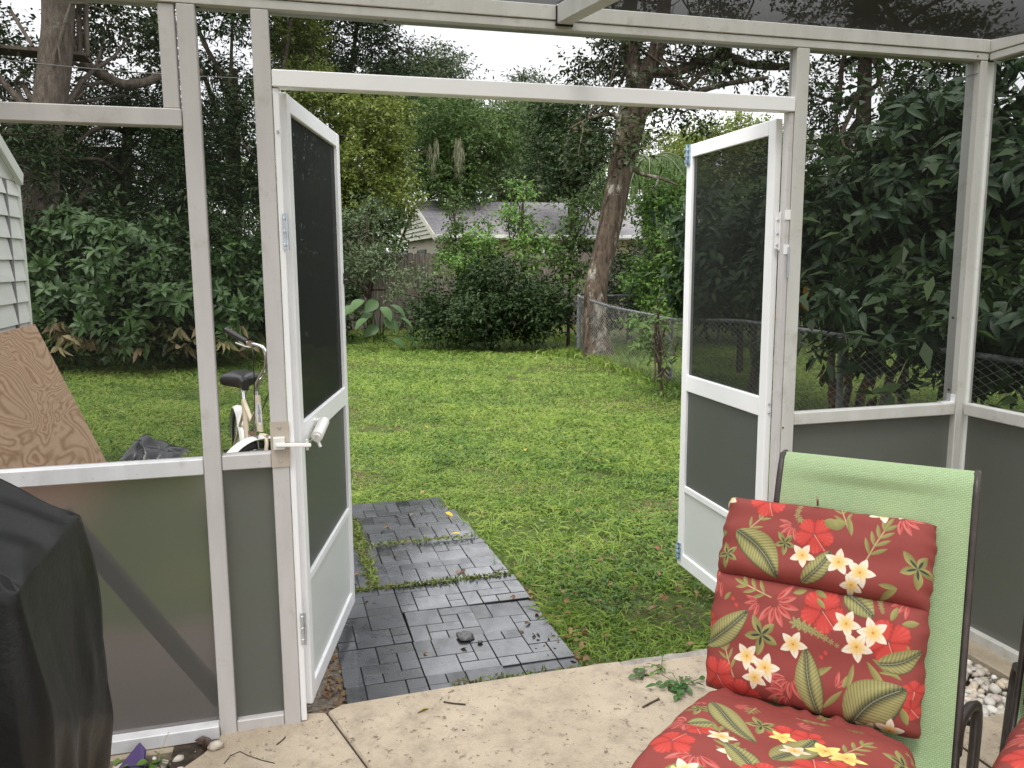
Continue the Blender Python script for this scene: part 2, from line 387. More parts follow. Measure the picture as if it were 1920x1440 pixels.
# ------------------------------------------------------------------ patio slab, kerbs, gravel beds
def concmat(name, c1, c2, spots=True):
    m, nt, out = newmat(name)
    p = N(nt, 'ShaderNodeBsdfPrincipled'); p.inputs['Roughness'].default_value = .85; p.inputs['Specular IOR Level'].default_value = .25
    a = noise(nt, 2.6, 7, .68); f = noise(nt, 170, 3, .6); g = noise(nt, 24, 5, .75); h = noise(nt, 7.5, 6, .8); q = noise(nt, 38, 2, .5)
    c = ramp(nt, a.outputs['Fac'], [(.32, lin(c1)), (.66, lin(c2))]).outputs['Color']
    c = mixc(nt, ramp(nt, f.outputs['Fac'], [(.35, (.78, .78, .78, 1)), (.65, (1.1, 1.1, 1.1, 1))]).outputs['Color'], c, c, 'MIX') if False else mixc(nt, 1.0, c, ramp(nt, f.outputs['Fac'], [(.3, (.80, .80, .80, 1)), (.7, (1, 1, 1, 1))]).outputs['Color'], 'MULTIPLY')
    c = mixc(nt, ramp(nt, h.outputs['Fac'], [(.47, (0, 0, 0, 1)), (.72, (.8, .8, .8, 1))]).outputs['Color'], c, (.215, .18, .14, 1))
    if spots:
        mul = N(nt, 'ShaderNodeMath', operation='MULTIPLY'); L(nt, ramp(nt, g.outputs['Fac'], [(.575, (0, 0, 0, 1)), (.65, (1, 1, 1, 1))]).outputs['Color'], mul.inputs[0])
        L(nt, ramp(nt, a.outputs['Fac'], [(.40, (.25, .25, .25, 1)), (.56, (1, 1, 1, 1))]).outputs['Color'], mul.inputs[1])
        c = mixc(nt, mul.outputs[0], c, (.12, .09, .065, 1))
        c = mixc(nt, ramp(nt, q.outputs['Fac'], [(.715, (0, 0, 0, 1)), (.735, (1, 1, 1, 1))]).outputs['Color'], c, (.085, .075, .065, 1))
    L(nt, c, p.inputs['Base Color'])
    bp = N(nt, 'ShaderNodeBump'); bp.inputs['Strength'].default_value = .35; bp.inputs['Distance'].default_value = .006
    L(nt, f.outputs['Fac'], bp.inputs['Height']); bp2 = N(nt, 'ShaderNodeBump'); bp2.inputs['Strength'].default_value = .5; bp2.inputs['Distance'].default_value = .008
    bp2.invert = True; L(nt, g.outputs['Fac'], bp2.inputs['Height']); L(nt, bp.outputs['Normal'], bp2.inputs['Normal'])
    L(nt, bp2.outputs['Normal'], p.inputs['Normal']); L(nt, p.outputs['BSDF'], out.inputs['Surface']); return m
CONC = concmat('patio_concrete', (.375, .307, .226), (.465, .392, .296))
KERB = concmat('kerb_concrete', (.36, .30, .22), (.43, .365, .275), False)
GREYC = simple('grey_mortar', (.20, .18, .155), (.33, .30, .265), rough=.95, scale=25, bump=.6, bscale=60)
SOIL = simple('soil', (.020, .014, .009), (.060, .042, .028), rough=1, scale=30, bump=.8, bscale=90)
MULCH = simple('mulch_soil', (.070, .058, .045), (.20, .17, .135), rough=1, scale=26, bump=.8, bscale=70)
def slab(name, pts, z0, z1, mat):
    b = MB(); b.poly([(x, y, z0) for x, y in pts], (0, 0, z1-z0)); return tag(b.build(name, mat, bevel=.006), kind='structure')
JX = lambda y: .098+(.005-y)*.287          # the saw-cut joint runs askew
slab('patio_slab', [(-.262, .022), (-.262, -.022), (-.31, -.10), (-.372, -.17), (-.62, -.62), (-.95, -1.2), (-1.2, -4), (JX(-4)-.004, -4), (JX(.04)-.004, .046), (.0, .06)][::-1], -.12, 0, CONC)
slab('patio_slab', [(JX(.05)+.005, .05), (.14, .083), (.5, .098), (.86, .107), (1.2, .108), (1.2, .07), (1.55, .066), (1.95, .06), (2.0, -.4), (2.02, -.62), (1.98, -4), (JX(-4)+.005, -4)][::-1], -.12, 0, CONC)
b = MB(); b.box(-2.6, .16, .101, 1.05, -.14, -.038); tag(b.build('soil_strip', MULCH), kind='structure')
b = MB(); b.box(-.4, 2.1, -4, .03, -.14, -.011); tag(b.build('patio_bed', SOIL), kind='structure')
b = MB(); rg = np.random.default_rng(3); pt = [(1.02, .104)]
top = [(x, .108+.016*rg.random()) for x in np.linspace(1.0, 2.3, 26)]
b.poly([(x, y, -.12) for x, y in top[::-1]]+[(1.205, .0725, -.12), (2.3, .0635, -.12)], (0, 0, .113)); 
tag(b.build('mortar_strip', GREYC), kind='structure')
slab('footing', [(-2.6, -.03), (-.27, -.03), (-.27, .1), (-2.6, .1)], -.14, -.012, KERB)
slab('footing', [(1.95, .068), (2.45, .068), (2.45, -.1), (2.8, -.1), (2.8, .14), (1.95, .14)], -.14, -.013, KERB)
slab('kerb', [(2.545, -4), (2.80, -4), (2.80, -.105), (2.545, -.105)], -.14, .0, KERB)
slab('kerb', [(2.0, -4), (2.535, -4), (2.535, -.60), (2.04, -.60)], -.14, -.004, CONC)
b = MB(); b.box(2.0, 2.55, -.62, .06, -.14, -.055); tag(b.build('gravel_bed', SOIL), kind='structure')
b = MB(); b.box(-2.6, -.26, -4, -.032, -.14, -.045); tag(b.build('gravel_bed', SOIL), kind='structure')
def rock_arrays():
    bm = bmesh.new(); bmesh.ops.create_icosphere(bm, subdivisions=2, radius=1); bm.verts.ensure_lookup_table()
    V = np.array([v.co[:] for v in bm.verts]); F = np.array([[v.index for v in f.verts] for f in bm.faces]); bm.free(); return V, F
RV, RF = rock_arrays()
def rockset(P, S, rng, flat=(.5, .75)):
    V = []; F = []
    for i in range(len(P)):
        k = rng.normal(size=(3, 3)); q, _ = np.linalg.qr(k); sc = np.array([1, rng.uniform(.6, .95), rng.uniform(*flat)])*S[i]
        n = 1+.14*np.sin(RV@rng.normal(size=3)*2.3+rng.uniform(0, 6))+.10*np.sin(RV@rng.normal(size=3)*4+rng.uniform(0, 6))
        v = RV*n[:, None]*sc; th = rng.uniform(0, 2*PI); c, s = math.cos(th), math.sin(th)
        R = np.array([[c, -s, 0], [s, c, 0], [0, 0, 1]]); ti = rng.uniform(-.5, .5); R = R@np.array([[1, 0, 0], [0, math.cos(ti), -math.sin(ti)], [0, math.sin(ti), math.cos(ti)]])
        V.append(v@R.T+P[i]); F.append(RF+i*len(RV))
    return np.concatenate(V), np.concatenate(F)
PEB = leafmat('pebble_stone', [(.52, .47, .38), (.36, .32, .27), (.62, .59, .53), (.47, .45, .42), (.55, .46, .33), (.70, .68, .63), (.40, .33, .29)], rough=.6, trans=0.0, spec=.3)
rng = np.random.default_rng(21)
P = []; S = []
for k in range(620): P.append((rng.uniform(2.03, 2.545), rng.uniform(-.60, .05), -.05+rng.uniform(0, .04))); S.append(rng.uniform(.012, .026))
v, f = rockset(P, S, rng); o = mesh_np('pebbles', v, f, PEB, smooth=True); tag(o, 'bed of pale rounded pebbles between the slab and the right kerb', 'gravel', kind='stuff')
P = []; S = []
for k in range(340):
    x = rng.uniform(-1.1, -.27); y = rng.uniform(-.75, -.04)
    if x > -.285+(y+.03)*.62: continue
    P.append((x, y, -.045+rng.uniform(0, .035))); S.append(rng.uniform(.010, .026))
v, f = rockset(P, S, rng); o = mesh_np('pebbles', v, f, PEB, smooth=True); tag(o, 'pale pebbles in dark soil below the left wall beside the grill', 'gravel', kind='stuff')

# ------------------------------------------------------------------ the screen enclosure
ENC = thing('screen_enclosure', (0, 0, 0), 'white aluminium patio enclosure with insect screens, grey lower panels and an open double door', 'enclosure')
XA, XB, XC, XD = (-.258, -.206), (-.052, 0.0), (1.806, 1.858), (2.607, 2.639)
ZB, ZT = 2.282, 2.357
def bx(name, x0, x1, y0, y1, z0, z1, mat=ALU, bev=.003, parent=ENC):
    b = MB(); b.box(x0, x1, y0, y1, z0, z1); return b.build(name, mat, parent, bevel=bev)
for x0, x1, m in ((*XA, ALU), (*XB, ALU), (*XC, ALU2)): bx('post', x0, x1, 0, .05, -.012, ZB-.001, m)
b = MB(); b.box(XD[0], XD[1], 0, .075, -.012, ZB-.001); b.box(XD[1]+.0015, XD[1]+.055, .012, .075, -.012, ZB-.001); b.build('post', ALU2, ENC, bevel=.003)
bx('post', -1.90, -1.85, 0, .05, -.012, ZB-.001)
bx('post', XD[1]+.012, XD[1]+.06, -1.75, -1.70, .0, ZB-.001, ALU2)
# top beams: an upper and a lower section with a groove between
for nm, x0, x1 in (('top_beam', -2.6, XD[1]),):
    b = MB(); b.box(x0, x1, -.004, .075, ZB+.029, ZT); b.box(x0, x1, 0, .072, ZB, ZB+.0265); b.build(nm, ALU2, ENC, bevel=.002)
b = MB(); b.box(XD[1]+.001, XD[1]+.075, -4.2, .075, ZB+.029, ZT); b.box(XD[1]+.0035, XD[1]+.072, -4.2, -.001, ZB, ZB+.0265); b.build('top_beam', ALU2, ENC, bevel=.002)
bx('header', .0015, 1.8045, -.003, .045, 2.06, 2.111, DOORW)
# rails and sills
bx('rail', -1.849, XA[0]-.0015, .002, .05, .877, .928, SILLW)
bx('rail', XA[1]+.0015, XB[0]-.0015, .003, .05, .886, .934)
bx('rail', XC[1]+.0015, XD[0]-.0015, .003, .05, .911, .958, ALU2)
bx('rail', -2.6, XA[0]-.0015, -.004, .045, 1.934, 1.985)
bx('post', -.309, -.2635, .006, .05, 1.9865, ZB-.0015)
bx('rail', XD[1]+.0035, XD[1]+.05, -1.699, -.0015, .909, .956, ALU2)
bx('sill', -1.849, XA[0]-.0015, -.012, .055, -.010, .036, SILLW)
bx('sill', XA[1]+.0015, XB[0]-.0015, .003, .055, -.003, .036)
bx('sill', XC[1]+.0015, XD[0]-.0015, .003, .055, -.010, .036, ALU2)
bx('sill', XD[1]+.004, XD[1]+.06, -1.699, -.0015, -.004, .04, ALU2)
# rafters that climb from the front beam towards the house
slope = -.10
def rafter(x):
    b = MB(); p0 = np.array([x, -.006, ZB+.05]); d = np.array([0, -1, slope]); d /= np.linalg.norm(d); up = np.cross([1, 0, 0], d); up = up if up[2] > 0 else -up
    b.obox(p0+d*1.9, [1, 0, 0], d, up, .0245, 1.9, .034); return b.build('rafter', ALU2, ENC, bevel=.003)
rx0 = atY(1047, 45, -.02)[0]+.024
for x in (rx0, rx0-1.75): rafter(x)
GASK = simple('black_sealant', (.008, .008, .008), rough=.8, bump=.5)
b = MB(); b.box(rx0-.028, rx0-.0245, -.012, -.0045, ZB+.018, ZB+.072); b.box(rx0-.03, rx0+.03, -.011, -.0045, ZB+.0095, ZB+.017); b.build('sealant', GASK, ENC)
# screens
def pane(name, quad, mat, parent=ENC):
    b = MB(); b.poly(quad); return b.build(name, mat, parent)
def ypane(name, x0, x1, z0, z1, y, mat): return pane(name, [(x0, y, z0), (x1, y, z0), (x1, y, z1), (x0, y, z1)], mat)
def xpane(name, y0, y1, z0, z1, x, mat): return pane(name, [(x, y0, z0), (x, y1, z0), (x, y1, z1), (x, y0, z1)], mat)
ypane('screen_panel', -1.849, XA[0], .929, 1.933, .030, SCREEN)
ypane('screen_panel', -2.6, -.31, 1.986, ZB, .030, SCREEN)
ypane('screen_panel', XA[1], XB[0], .935, ZB, .030, SCREEN)
ypane('screen_panel', 0, 1.806, 2.112, ZB, .030, SCREEN)
ypane('screen_panel', XC[1], XD[0], .959, ZB, .030, SCREEN)
xpane('screen_panel', -1.699, 0, .957, ZB, XD[1]+.03, SCREEN)
xl, xr = -2.6, XD[1]+.06
for a, c in ((xl, rx0-1.775), (rx0-1.725, rx0-.025), (rx0+.025, xr)):
    pane('roof_screen', [(a, .02, ZT+.002), (c, .02, ZT+.002), (c, -3.7, ZT+.002+3.72*slope), (a, -3.7, ZT+.002+3.72*slope)], ROOFSCREEN)
# lower privacy panels: thin sheets with two faces
def vinyl(x0, x1, z0, z1, y, mat):
    b = MB(); b.box(x0, x1, y, y+.003, z0, z1); return b.build('privacy_panel', mat, ENC)
vinyl(-1.849, XA[0], .0365, .8765, .030, VINYL)
vinyl(XA[1], XB[0], .0365, .8855, .030, VINYLR)
vinyl(XC[1], XD[0], .0365, .9105, .030, VINYLR)
b = MB(); b.box(XD[1]+.03, XD[1]+.033, -1.699, 0, .0405, .9085); b.build('privacy_panel', VINYLR, ENC)
# diagonal brace just behind the left panel
p0 = atY(415, 1318, .034); p1 = atY(150, 1012, .034); d = p1-p0; p1 = p0+d*min(1.5, (.775-p0[2])/d[2])
b = MB(); mid = (p0+p1)/2; dd = (p1-p0); up = np.cross([0, 1, 0], dd); b.obox(mid+np.array([0, .0235, 0]), dd, [0, 1, 0], up, np.linalg.norm(dd)/2, .0225, .025)
b.build('brace', simple('brace_backlit_dark', (.020, .019, .018), (.035, .033, .031), rough=.45), ENC, bevel=.002)  # white aluminium brace, its backlit shade put into the dark colour
# brackets, screws and rust
b = MB(); b.box(XD[0]-.0035, XD[0]-.0005, .008, .05, .959, .992); b.box(XD[0]-.05, XD[0]-.0005, .010, .05, .9585, .9615); b.build('bracket', DOORW, ENC)
b = MB(); b.box(XD[0]-.0035, XD[0]-.0005, .012, .072, ZB-.045, ZB-.001); b.build('bracket', ALU2, ENC)
def screw(p, ax, r=.0045, mat=RUST, parent=ENC, name='screw'):
    b = MB(); ax = np.array(ax, float); p = np.array(p, float); b.tube([p, p+ax*.0035], [r, r*.7], 8); b.build(name, mat, parent)
for zz in (ZB+.013,): screw((XD[0]-.02, 0, zz), (0, -1, 0), .003)
for z_ in (1.30,): screw((XD[0], .05, z_), (-1, 0, 0), .005)
screw((XD[0], .045, .985+.022), (-1, 0, 0), .006); screw((XD[0], .04, .86), (-1, 0, 0), .005); screw((XC[0]+.004, 0, .905), (0, -1, 0), .004); screw((XC[1]-.01, 0, .78), (0, -1, 0), .003)
for x_ in (-.18, -.02, .35, 1.45): screw((x_ if x_ > 0 else x_-.02, .03, ZB-.0), (0, 0, -1), .006, BLACKP, ENC, 'bolt')
# door jambs, closer plate and strike plate
bx('door_jamb', .0015, .020, .004, .042, .003, 2.058, DOORW, .002)
bx('door_jamb', 1.786, 1.8045, .004, .042, .003, 2.058, ALU, .002)
z0 = atY(527, 875, 0)[2]; z1 = atY(525, 790, 0)[2]
b = MB(); b.box(XB[0]-.002, XB[1]+.004, -.0035, -.0005, z0, z1); b.build('closer_plate', TANP, ENC)
for x_, z_ in ((-.026, z1-.02), (-.028, z0+.02)): screw((x_, -.0035, z_), (0, -1, 0), .0045, STEEL)
za, zb = atY(1475, 520, 0)[2], atY(1475, 463, 0)[2]
b = MB(); b.box(1.7985, 1.8050, -.0025, .0, za, zb); b.build('strike_plate', STEEL, ENC)

# ------------------------------------------------------------------ the two door leaves
def door(hx, hy, fx, fy, flip, z0, z1, label):
    """leaf from its hinge edge to its free edge, built in place"""
    h = np.array([hx, hy, 0]); d = np.array([fx-hx, fy-hy, 0]); W = np.linalg.norm(d); d /= W; n = np.array([-d[1], d[0], 0])*flip   # n faces the patio opening
    T = .027
    def bar(b, a0, a1, za, zb, t0=0.0, t1=T):
        c = h+d*(a0+a1)/2+n*((t0+t1)/2-T/2); c[2] = (za+zb)/2
        b.obox(c, d, n, [0, 0, 1], (a1-a0)/2, (t1-t0)/2, (zb-za)/2)
    b = MB()
    bar(b, 0, .052, z0, z1); bar(b, W-.052, W, z0, z1)                       # stiles
    bar(b, .0525, W-.0525, z1-.055, z1, .001, T-.001); bar(b, .0525, W-.0525, .935, 1.010, .001, T-.001)
    bar(b, .0525, W-.0525, .452, .482, .003, T-.003); bar(b, .0525, W-.0525, z0, z0+.060, .001, T-.001)
    D = b.build('screen_door', DOORW, ENC, bevel=.0025); D['label'] = label
    def sheet(name, a0, a1, za, zb, mat, t=0.0, th=0.0):
        q = [h+d*a0+n*t+np.array([0, 0, za]), h+d*a1+n*t+np.array([0, 0, za]), h+d*a1+n*t+np.array([0, 0, zb]), h+d*a0+n*t+np.array([0, 0, zb])]
        m = MB(); m.poly(q, n*th if th else None); return m.build(name, mat, D)
    sheet('screen', .052, W-.052, 1.010, z1-.055, DSCREEN)
    sheet('privacy_panel', .052, W-.052, .482, .935, DVINYL, -.001, .002)
    sheet('kick_plate', .052, W-.052, z0+.060, .452, KICK, -.002, .004)
    return D, h, d, n, W, T
def kickmat():
    m, nt, out = newmat('kick_plate_white')
    p = N(nt, 'ShaderNodeBsdfPrincipled'); p.inputs['Base Color'].default_value = (.76, .77, .76, 1); p.inputs['Roughness'].default_value = .3
    t = N(nt, 'ShaderNodeBsdfTranslucent'); t.inputs['Color'].default_value = (.7, .74, .70, 1)
    mx = N(nt, 'ShaderNodeMixShader'); mx.inputs[0].default_value = .35
    L(nt, p.outputs['BSDF'], mx.inputs[1]); L(nt, t.outputs['BSDF'], mx.inputs[2]); L(nt, mx.outputs['Shader'], out.inputs['Surface']); return m
KICK = kickmat()
LD, h, d, n, W, T = door(.028, .052, .247, .90, -1, .035, 2.055, 'left leaf with the white closer cylinder')
f_in = n*(T/2)                                      # face towards the patio
if (h+d*.4)[1] and n[0] < 0: pass
# hinges on the jamb (three screws each), closer and pull handle
screw((.012, .004, 1.93), (0, -1, 0), .005, STEEL, LD)
for zc in (1.63, .33):
    b = MB(); b.box(.0125, .0265, .0005, .0038, zc-.055, zc+.055); b.tube([(.027, 0, zc-.055), (.027, 0, zc+.055)], .004, 8); b.build('hinge', STEEL, LD)
    for dz in (-.04, 0, .04): screw((.018, .001, zc+dz), (0, -1, 0), .006, STEEL, LD)
ms = n if n[0] > 0 else -n
c0 = h+d*CA+ms*(T/2+.030); c1 = h+d*CB+ms*(T/2+.030); c0 = np.array([*c0[:2], .950]); c1 = np.array([*c1[:2], .978])
b = MB(); b.tube([c0, c1], .0195, 16); b.tube([c0+(c0-c1)*.0, c0-(c1-c0)/np.linalg.norm(c1-c0)*.012], .0135, 14)
b.tube([c0+np.array([0, 0, -.006]), c0+np.array([.01, -.004, -.035])], .006, 8)
e = h+d*CB+ms*(T/2); b.obox(np.array([*(e+ms*.015)[:2], .978]), d, ms, [0, 0, 1], .022, .016, .010)
b.build('closer_tube', WHITEP, LD)
zc = atY(545, 832, -.03)[2]; pb = np.array([-.028, -.012, zc]); pe = atY(576, 831, -.026)
b = MB(); b.tube([c0, pe], .0035, 8); b.build('closer_rod', CHROME, LD)
b = MB(); dv = pe-pb; b.obox(pb+np.array([0, 0, .0]), [1, 0, 0], [0, 1, 0], [0, 0, 1], .018, .008, .020)
b.obox((pb+pe)/2+np.array([0, -.002, -.006]), dv, [0, 1, -.2], np.cross(dv, [0, 1, -.2]), np.linalg.norm(dv)/2+.012, .012, .006)
b.tube([pe+np.array([0, 0, -.022]), pe+np.array([0, 0, .012])], .005, 8)
b.build('closer_bracket', WHITEP, ENC, bevel=.002)
hp = h+d*(W-.02)
b = MB(); b.obox(np.array([*(hp+d*.03)[:2], 1.455]), d, ms, [0, 0, 1], .032, .022, .010); b.obox(np.array([*(hp+d*.012)[:2], 1.47]), d, ms, [0, 0, 1], .010, .017, .022); b.build('door_handle', BLACKP, LD, bevel=.003)
RD, h, d, n, W, T = door(1.778, .052, 1.806, .80, 1, .085, 2.045, 'right leaf with blue slide bolts and a white kick plate')
ms = n if n[0] < 0 else -n
def bolt(zc, ln):
    b = MB(); c = h+d*(W-.022)+ms*(T/2+.003); b.obox(np.array([*c[:2], zc]), d, ms, [0, 0, 1], .018, .0025, ln)
    q = c+ms*.007; b.tube([np.array([*q[:2], zc-ln*1.05]), np.array([*q[:2], zc+ln*1.05])], .0055, 8)
    for k in (-.6, 0, .6): b.obox(np.array([*q[:2], zc+k*ln]), d, ms, [0, 0, 1], .010, .009, ln*.14)
    return b.build('slide_bolt', simple('blue_zinc', (.30, .42, .52), (.55, .68, .78), rough=.3, metal=.7, scale=60), RD)
bolt(2.0, .045); bolt(.155, .04)
for zc in (1.63,):
    b = MB(); b.box(1.7685, 1.786, .0365, .0405, zc-.055, zc+.075); b.box(1.7835, 1.8055, .001, .0035, zc+.05, zc+.085); b.box(1.7835, 1.8055, .001, .0035, zc-.075, zc-.04)
    b.tube([(1.7845, .034, zc-.06), (1.7845, .034, zc+.08)], .004, 8); b.build('hinge', DOORW, RD)
    for dz in (-.04, 0, .05): screw((1.776, .0365, zc+dz), (0, -1, 0), .0055, STEEL, RD)
for zz in (.99, .955): screw(h+np.array([.002, -.002, zz]), (0, -1, 0), .005, STEEL, RD)
# ------------------------------------------------------------------ dark paver tiles laid as a path
def tilemat():
    m, nt, out = newmat('paver_rubber_wet')
    p = N(nt, 'ShaderNodeBsdfPrincipled'); p.inputs['Specular IOR Level'].default_value = .55
    g = N(nt, 'ShaderNodeNewGeometry'); oi = N(nt, 'ShaderNodeObjectInfo')
    c = ramp(nt, g.outputs['Random Per Island'], [(0, (.015, .016, .019, 1)), (.5, (.026, .0275, .032, 1)), (1, (.046, .048, .056, 1))]).outputs['Color']
    n = noise(nt, 9, 5, .7); f = noise(nt, 220, 2)
    c = mixc(nt, ramp(nt, n.outputs['Fac'], [(.62, (0, 0, 0, 1)), (.72, (.8, .8, .8, 1))]).outputs['Color'], c, (.05, .045, .038, 1))
    L(nt, c, p.inputs['Base Color'])
    rr_ = ramp(nt, n.outputs['Fac'], [(.35, (.10, .10, .10, 1)), (.62, (.32, .32, .32, 1))]).outputs['Color']; ra_ = N(nt, 'ShaderNodeMath', operation='MULTIPLY_ADD'); L(nt, oi.outputs['Random'], ra_.inputs[0]); ra_.inputs[1].default_value = .22; L(nt, rr_, ra_.inputs[2]); L(nt, ra_.outputs[0], p.inputs['Roughness']); w_ = noise(nt, 3.2, 4, .6); L(nt, ramp(nt, w_.outputs['Fac'], [(.36, (1, 1, 1, 1)), (.56, (.25, .25, .25, 1))]).outputs['Color'], p.inputs['Coat Weight']); p.inputs['Coat Roughness'].default_value = .09; p.inputs['Coat IOR'].default_value = 1.4
    b = N(nt, 'ShaderNodeBump'); b.inputs['Strength'].default_value = .10; b.inputs['Distance'].default_value = .002
    L(nt, f.outputs['Fac'], b.inputs['Height']); L(nt, b.outputs['Normal'], p.inputs['Normal']); L(nt, p.outputs['BSDF'], out.inputs['Surface']); return m
TILE = tilemat(); TILEBASE = simple('paver_base', (.010, .010, .011), rough=.7)
LAYOUTS = [[(0, 0, 2, 2), (2, 0, 2, 1), (2, 1, 1, 1), (3, 1, 1, 2), (0, 2, 1, 2), (1, 2, 2, 2), (3, 3, 1, 1)],
           [(0, 0, 1, 1), (1, 0, 2, 2), (3, 0, 1, 1), (0, 1, 1, 2), (3, 1, 1, 1), (1, 2, 1, 1), (2, 2, 2, 2), (0, 3, 2, 1)],
           [(0, 0, 2, 1), (2, 0, 2, 2), (0, 1, 1, 1), (1, 1, 1, 2), (0, 2, 1, 2), (2, 2, 1, 1), (1, 3, 2, 1), (3, 2, 1, 2)]]
rg = np.random.default_rng(5); TS = .303
cols = ['left', 'middle', 'right']; rows = ['first', 'second', 'third', 'fourth', 'fifth', 'sixth', 'seventh', 'eighth', 'ninth', 'tenth']
for r in range(10):
    for c in range(3):
        if r == 9 and c > 0: continue
        sh = (0, 0, .004, 0, -.004, -.008, -.03, -.05, -.085, -.10)[r]
        x0 = .158+c*TS+sh+rg.uniform(-.003, .003); y0 = 1.150-TS*4+r*TS+(.012 if r >= 4 else 0)+rg.uniform(-.003, .003)+(.02 if c == 0 else 0)*(r > 3)
        z = -.034+rg.uniform(-.004, .004)-(.004*max(0, r-3))
        t = thing('paver_tile', (x0, y0, z), f'dark paver tile, {cols[c]} column of the path, {rows[r]} row from the patio', 'paver tile', 'dark paver tiles of the path', rotz=rg.uniform(-.012, .012))
        t.rotation_euler[0] = rg.uniform(-.009, .009); t.rotation_euler[1] = rg.uniform(-.009, .009)
        b = MB(); b.box(0, TS-.003, 0, TS-.003, -.03, 0); b.build('base', TILEBASE, t, local=True)
        b = MB(); lay = LAYOUTS[(r*2+c) % 3]; q = TS/4; fl = (r+c) % 2
        for (i, j, ww, hh) in lay:
            if fl: i, j, ww, hh = j, i, hh, ww
            zz = .010+rg.uniform(-.0012, .0012); b.box(i*q+.0010, (i+ww)*q-.0028, j*q+.0010, (j+hh)*q-.0028, .0005, zz)
        b.build('brick_pattern', TILE, t, local=True, bevel=.0012)

# ------------------------------------------------------------------ small things lying about
ROCK = simple('pale_rock', (.38, .33, .27), (.58, .52, .44), rough=.8, scale=20, bump=.4, bscale=60)
def lump(name, c, r, sq, mat, label, cat, seed=1, flatbase=True):
    rng = np.random.default_rng(seed); n = 1+.16*np.sin(RV@rng.normal(size=3)*2.5+1)+.12*np.sin(RV@rng.normal(size=3)*5+2)
    v = RV*n[:, None]*r*np.array(sq)
    if flatbase: v[:, 2] = np.maximum(v[:, 2], -r*sq[2]*.45)
    v = v+np.array([0, 0, r*sq[2]*.44])+np.array(c)
    o = mesh_np(name, v, RF, mat, smooth=True); return tag(o, label, cat)
lump('rock', atZ(405, 1403, 0), .023, (1, .8, .8), ROCK, 'pale rounded rock lying alone on the slab near the left posts', 'rock', 4)
lump('mud_clump', atZ(873, 1195, -.024), .034, (1.1, 1.2, .45), simple('wet_mud', (.055, .055, .055), (.12, .12, .12), rough=.6, scale=60, bump=.8), 'grey lump of wet mud on a dark paver tile', 'mud clump', 9)
lump('bottle_cap', atZ(900, 1205, -.024), .011, (1, 1, .5), BLACKP, 'small round black cap on a paver tile beside the mud lump', 'cap', 2)
TWIG = simple('twig_bark', (.03, .02, .012), (.07, .05, .03), rough=.9, scale=40)
def twig(pts, r, label):
    b = MB(); b.tube([atZ(u, v, r*1.02) for u, v in pts], r, 6, jitter=.15); tag(b.build('twig', TWIG), label, 'twig')
twig([(832, 1316), (850, 1319), (873, 1321)], .0028, 'straight dark twig on the slab in front of the paver path')
twig([(1205, 1326), (1222, 1317), (1236, 1310)], .0032, 'dark broken twig on the slab beside the floral cushion')
twig([(519, 1396), (528, 1389), (535, 1382)], .002, 'short brown twig on the slab in front of the left door post')
twig([(420, 1432), (432, 1417), (450, 1409), (466, 1417), (490, 1425), (515, 1431)], .0014, 'thin curved root lying on the slab near the left edge')
DEADL = leafmat('dead_leaf', [(.13, .065, .03), (.20, .11, .05), (.08, .045, .025), (.26, .17, .08), (.16, .085, .05)], rough=.7, trans=.1)
def fallen(P, ll, rng, name, label, mat=DEADL):
    n = len(P); D = rdir(n, rng); D[:, 2] *= .25; Q = nrm(np.array([0, 0, 1.])+rng.normal(size=(n, 3))*.35)
    v, f = leaf_mesh(np.array(P)-nrm(D)*ll*.4, D, Q, ll*rng.uniform(.6, 1.3, n), ll*.55*rng.uniform(.7, 1.2, n), 2, .35)
    return tag(mesh_np(name, v, f, mat), label, 'leaf litter', kind='stuff')
rng = np.random.default_rng(31); P = []
for k in range(420):
    x = rng.uniform(.02, .16); y = rng.uniform(.06, 1.0); P.append((x, y, -.045+rng.uniform(0, .03)))
fallen(P, .027, rng, 'fallen_leaves', 'heap of brown dead leaves in the gap under the left door leaf')
P = [atZ(u, v, -.022) for u, v in ((670, 1075), (664, 1095), (690, 1012), (725, 985), (868, 1070), (858, 1073), (795, 1225), (870, 1215), (740, 1040), (680, 1045), (700, 1130), (662, 1135), (686, 1128), (930, 1072))]
P += [atZ(rng.uniform(1005, 1100), rng.uniform(1175, 1240), -.03) for k in range(60)]
P += [atZ(rng.uniform(960, 1330), rng.uniform(990, 1215), -.02) for k in range(60)]
P += [atZ(rng.uniform(700, 1330), rng.uniform(690, 990), -.02) for k in range(40)]
fallen(P, .04, rng, 'fallen_leaves', 'scattered brown dead leaves on the paver path and the lawn')
YEL = leafmat('yellow_leaf', [(.45, .33, .03), (.36, .30, .05)], rough=.6, trans=.2)
fallen([atZ(857, 999, -.02), atZ(800, 800, -.02), atZ(985, 842, -.01), atZ(840, 962, -.02), atZ(793, 1330, .003), atZ(1050, 830, 0)], .055, rng, 'fallen_leaves', 'bright yellow dropped leaves on the grass and the slab', YEL)
P = [(*atZ(rng.uniform(420, 1300), rng.uniform(1270, 1438), .002)[:2], .003) for k in range(70)]
fallen([p for p in P if p[1] < .04], .009, rng, 'plant_debris', 'dark crumbs and leaf bits strewn over the slab')
o = fallen([atZ(377, 1388, .012), atZ(383, 1393, .02)], .055, rng, 'dead_leaf', None, simple('dark_dead_leaf', (.03, .015, .008), (.06, .03, .018), scale=40)); del o['kind']; tag(o, 'curled dark brown dead leaf against the left sill beside the rock', 'leaf')
b = MB(); q = [atZ(*p, -.0) for p in ((222, 1440), (262, 1409), (272, 1416), (268, 1432), (240, 1452))]
for i, z in enumerate((0, .03, .02, -.01, -.03)): q[i][2] += z
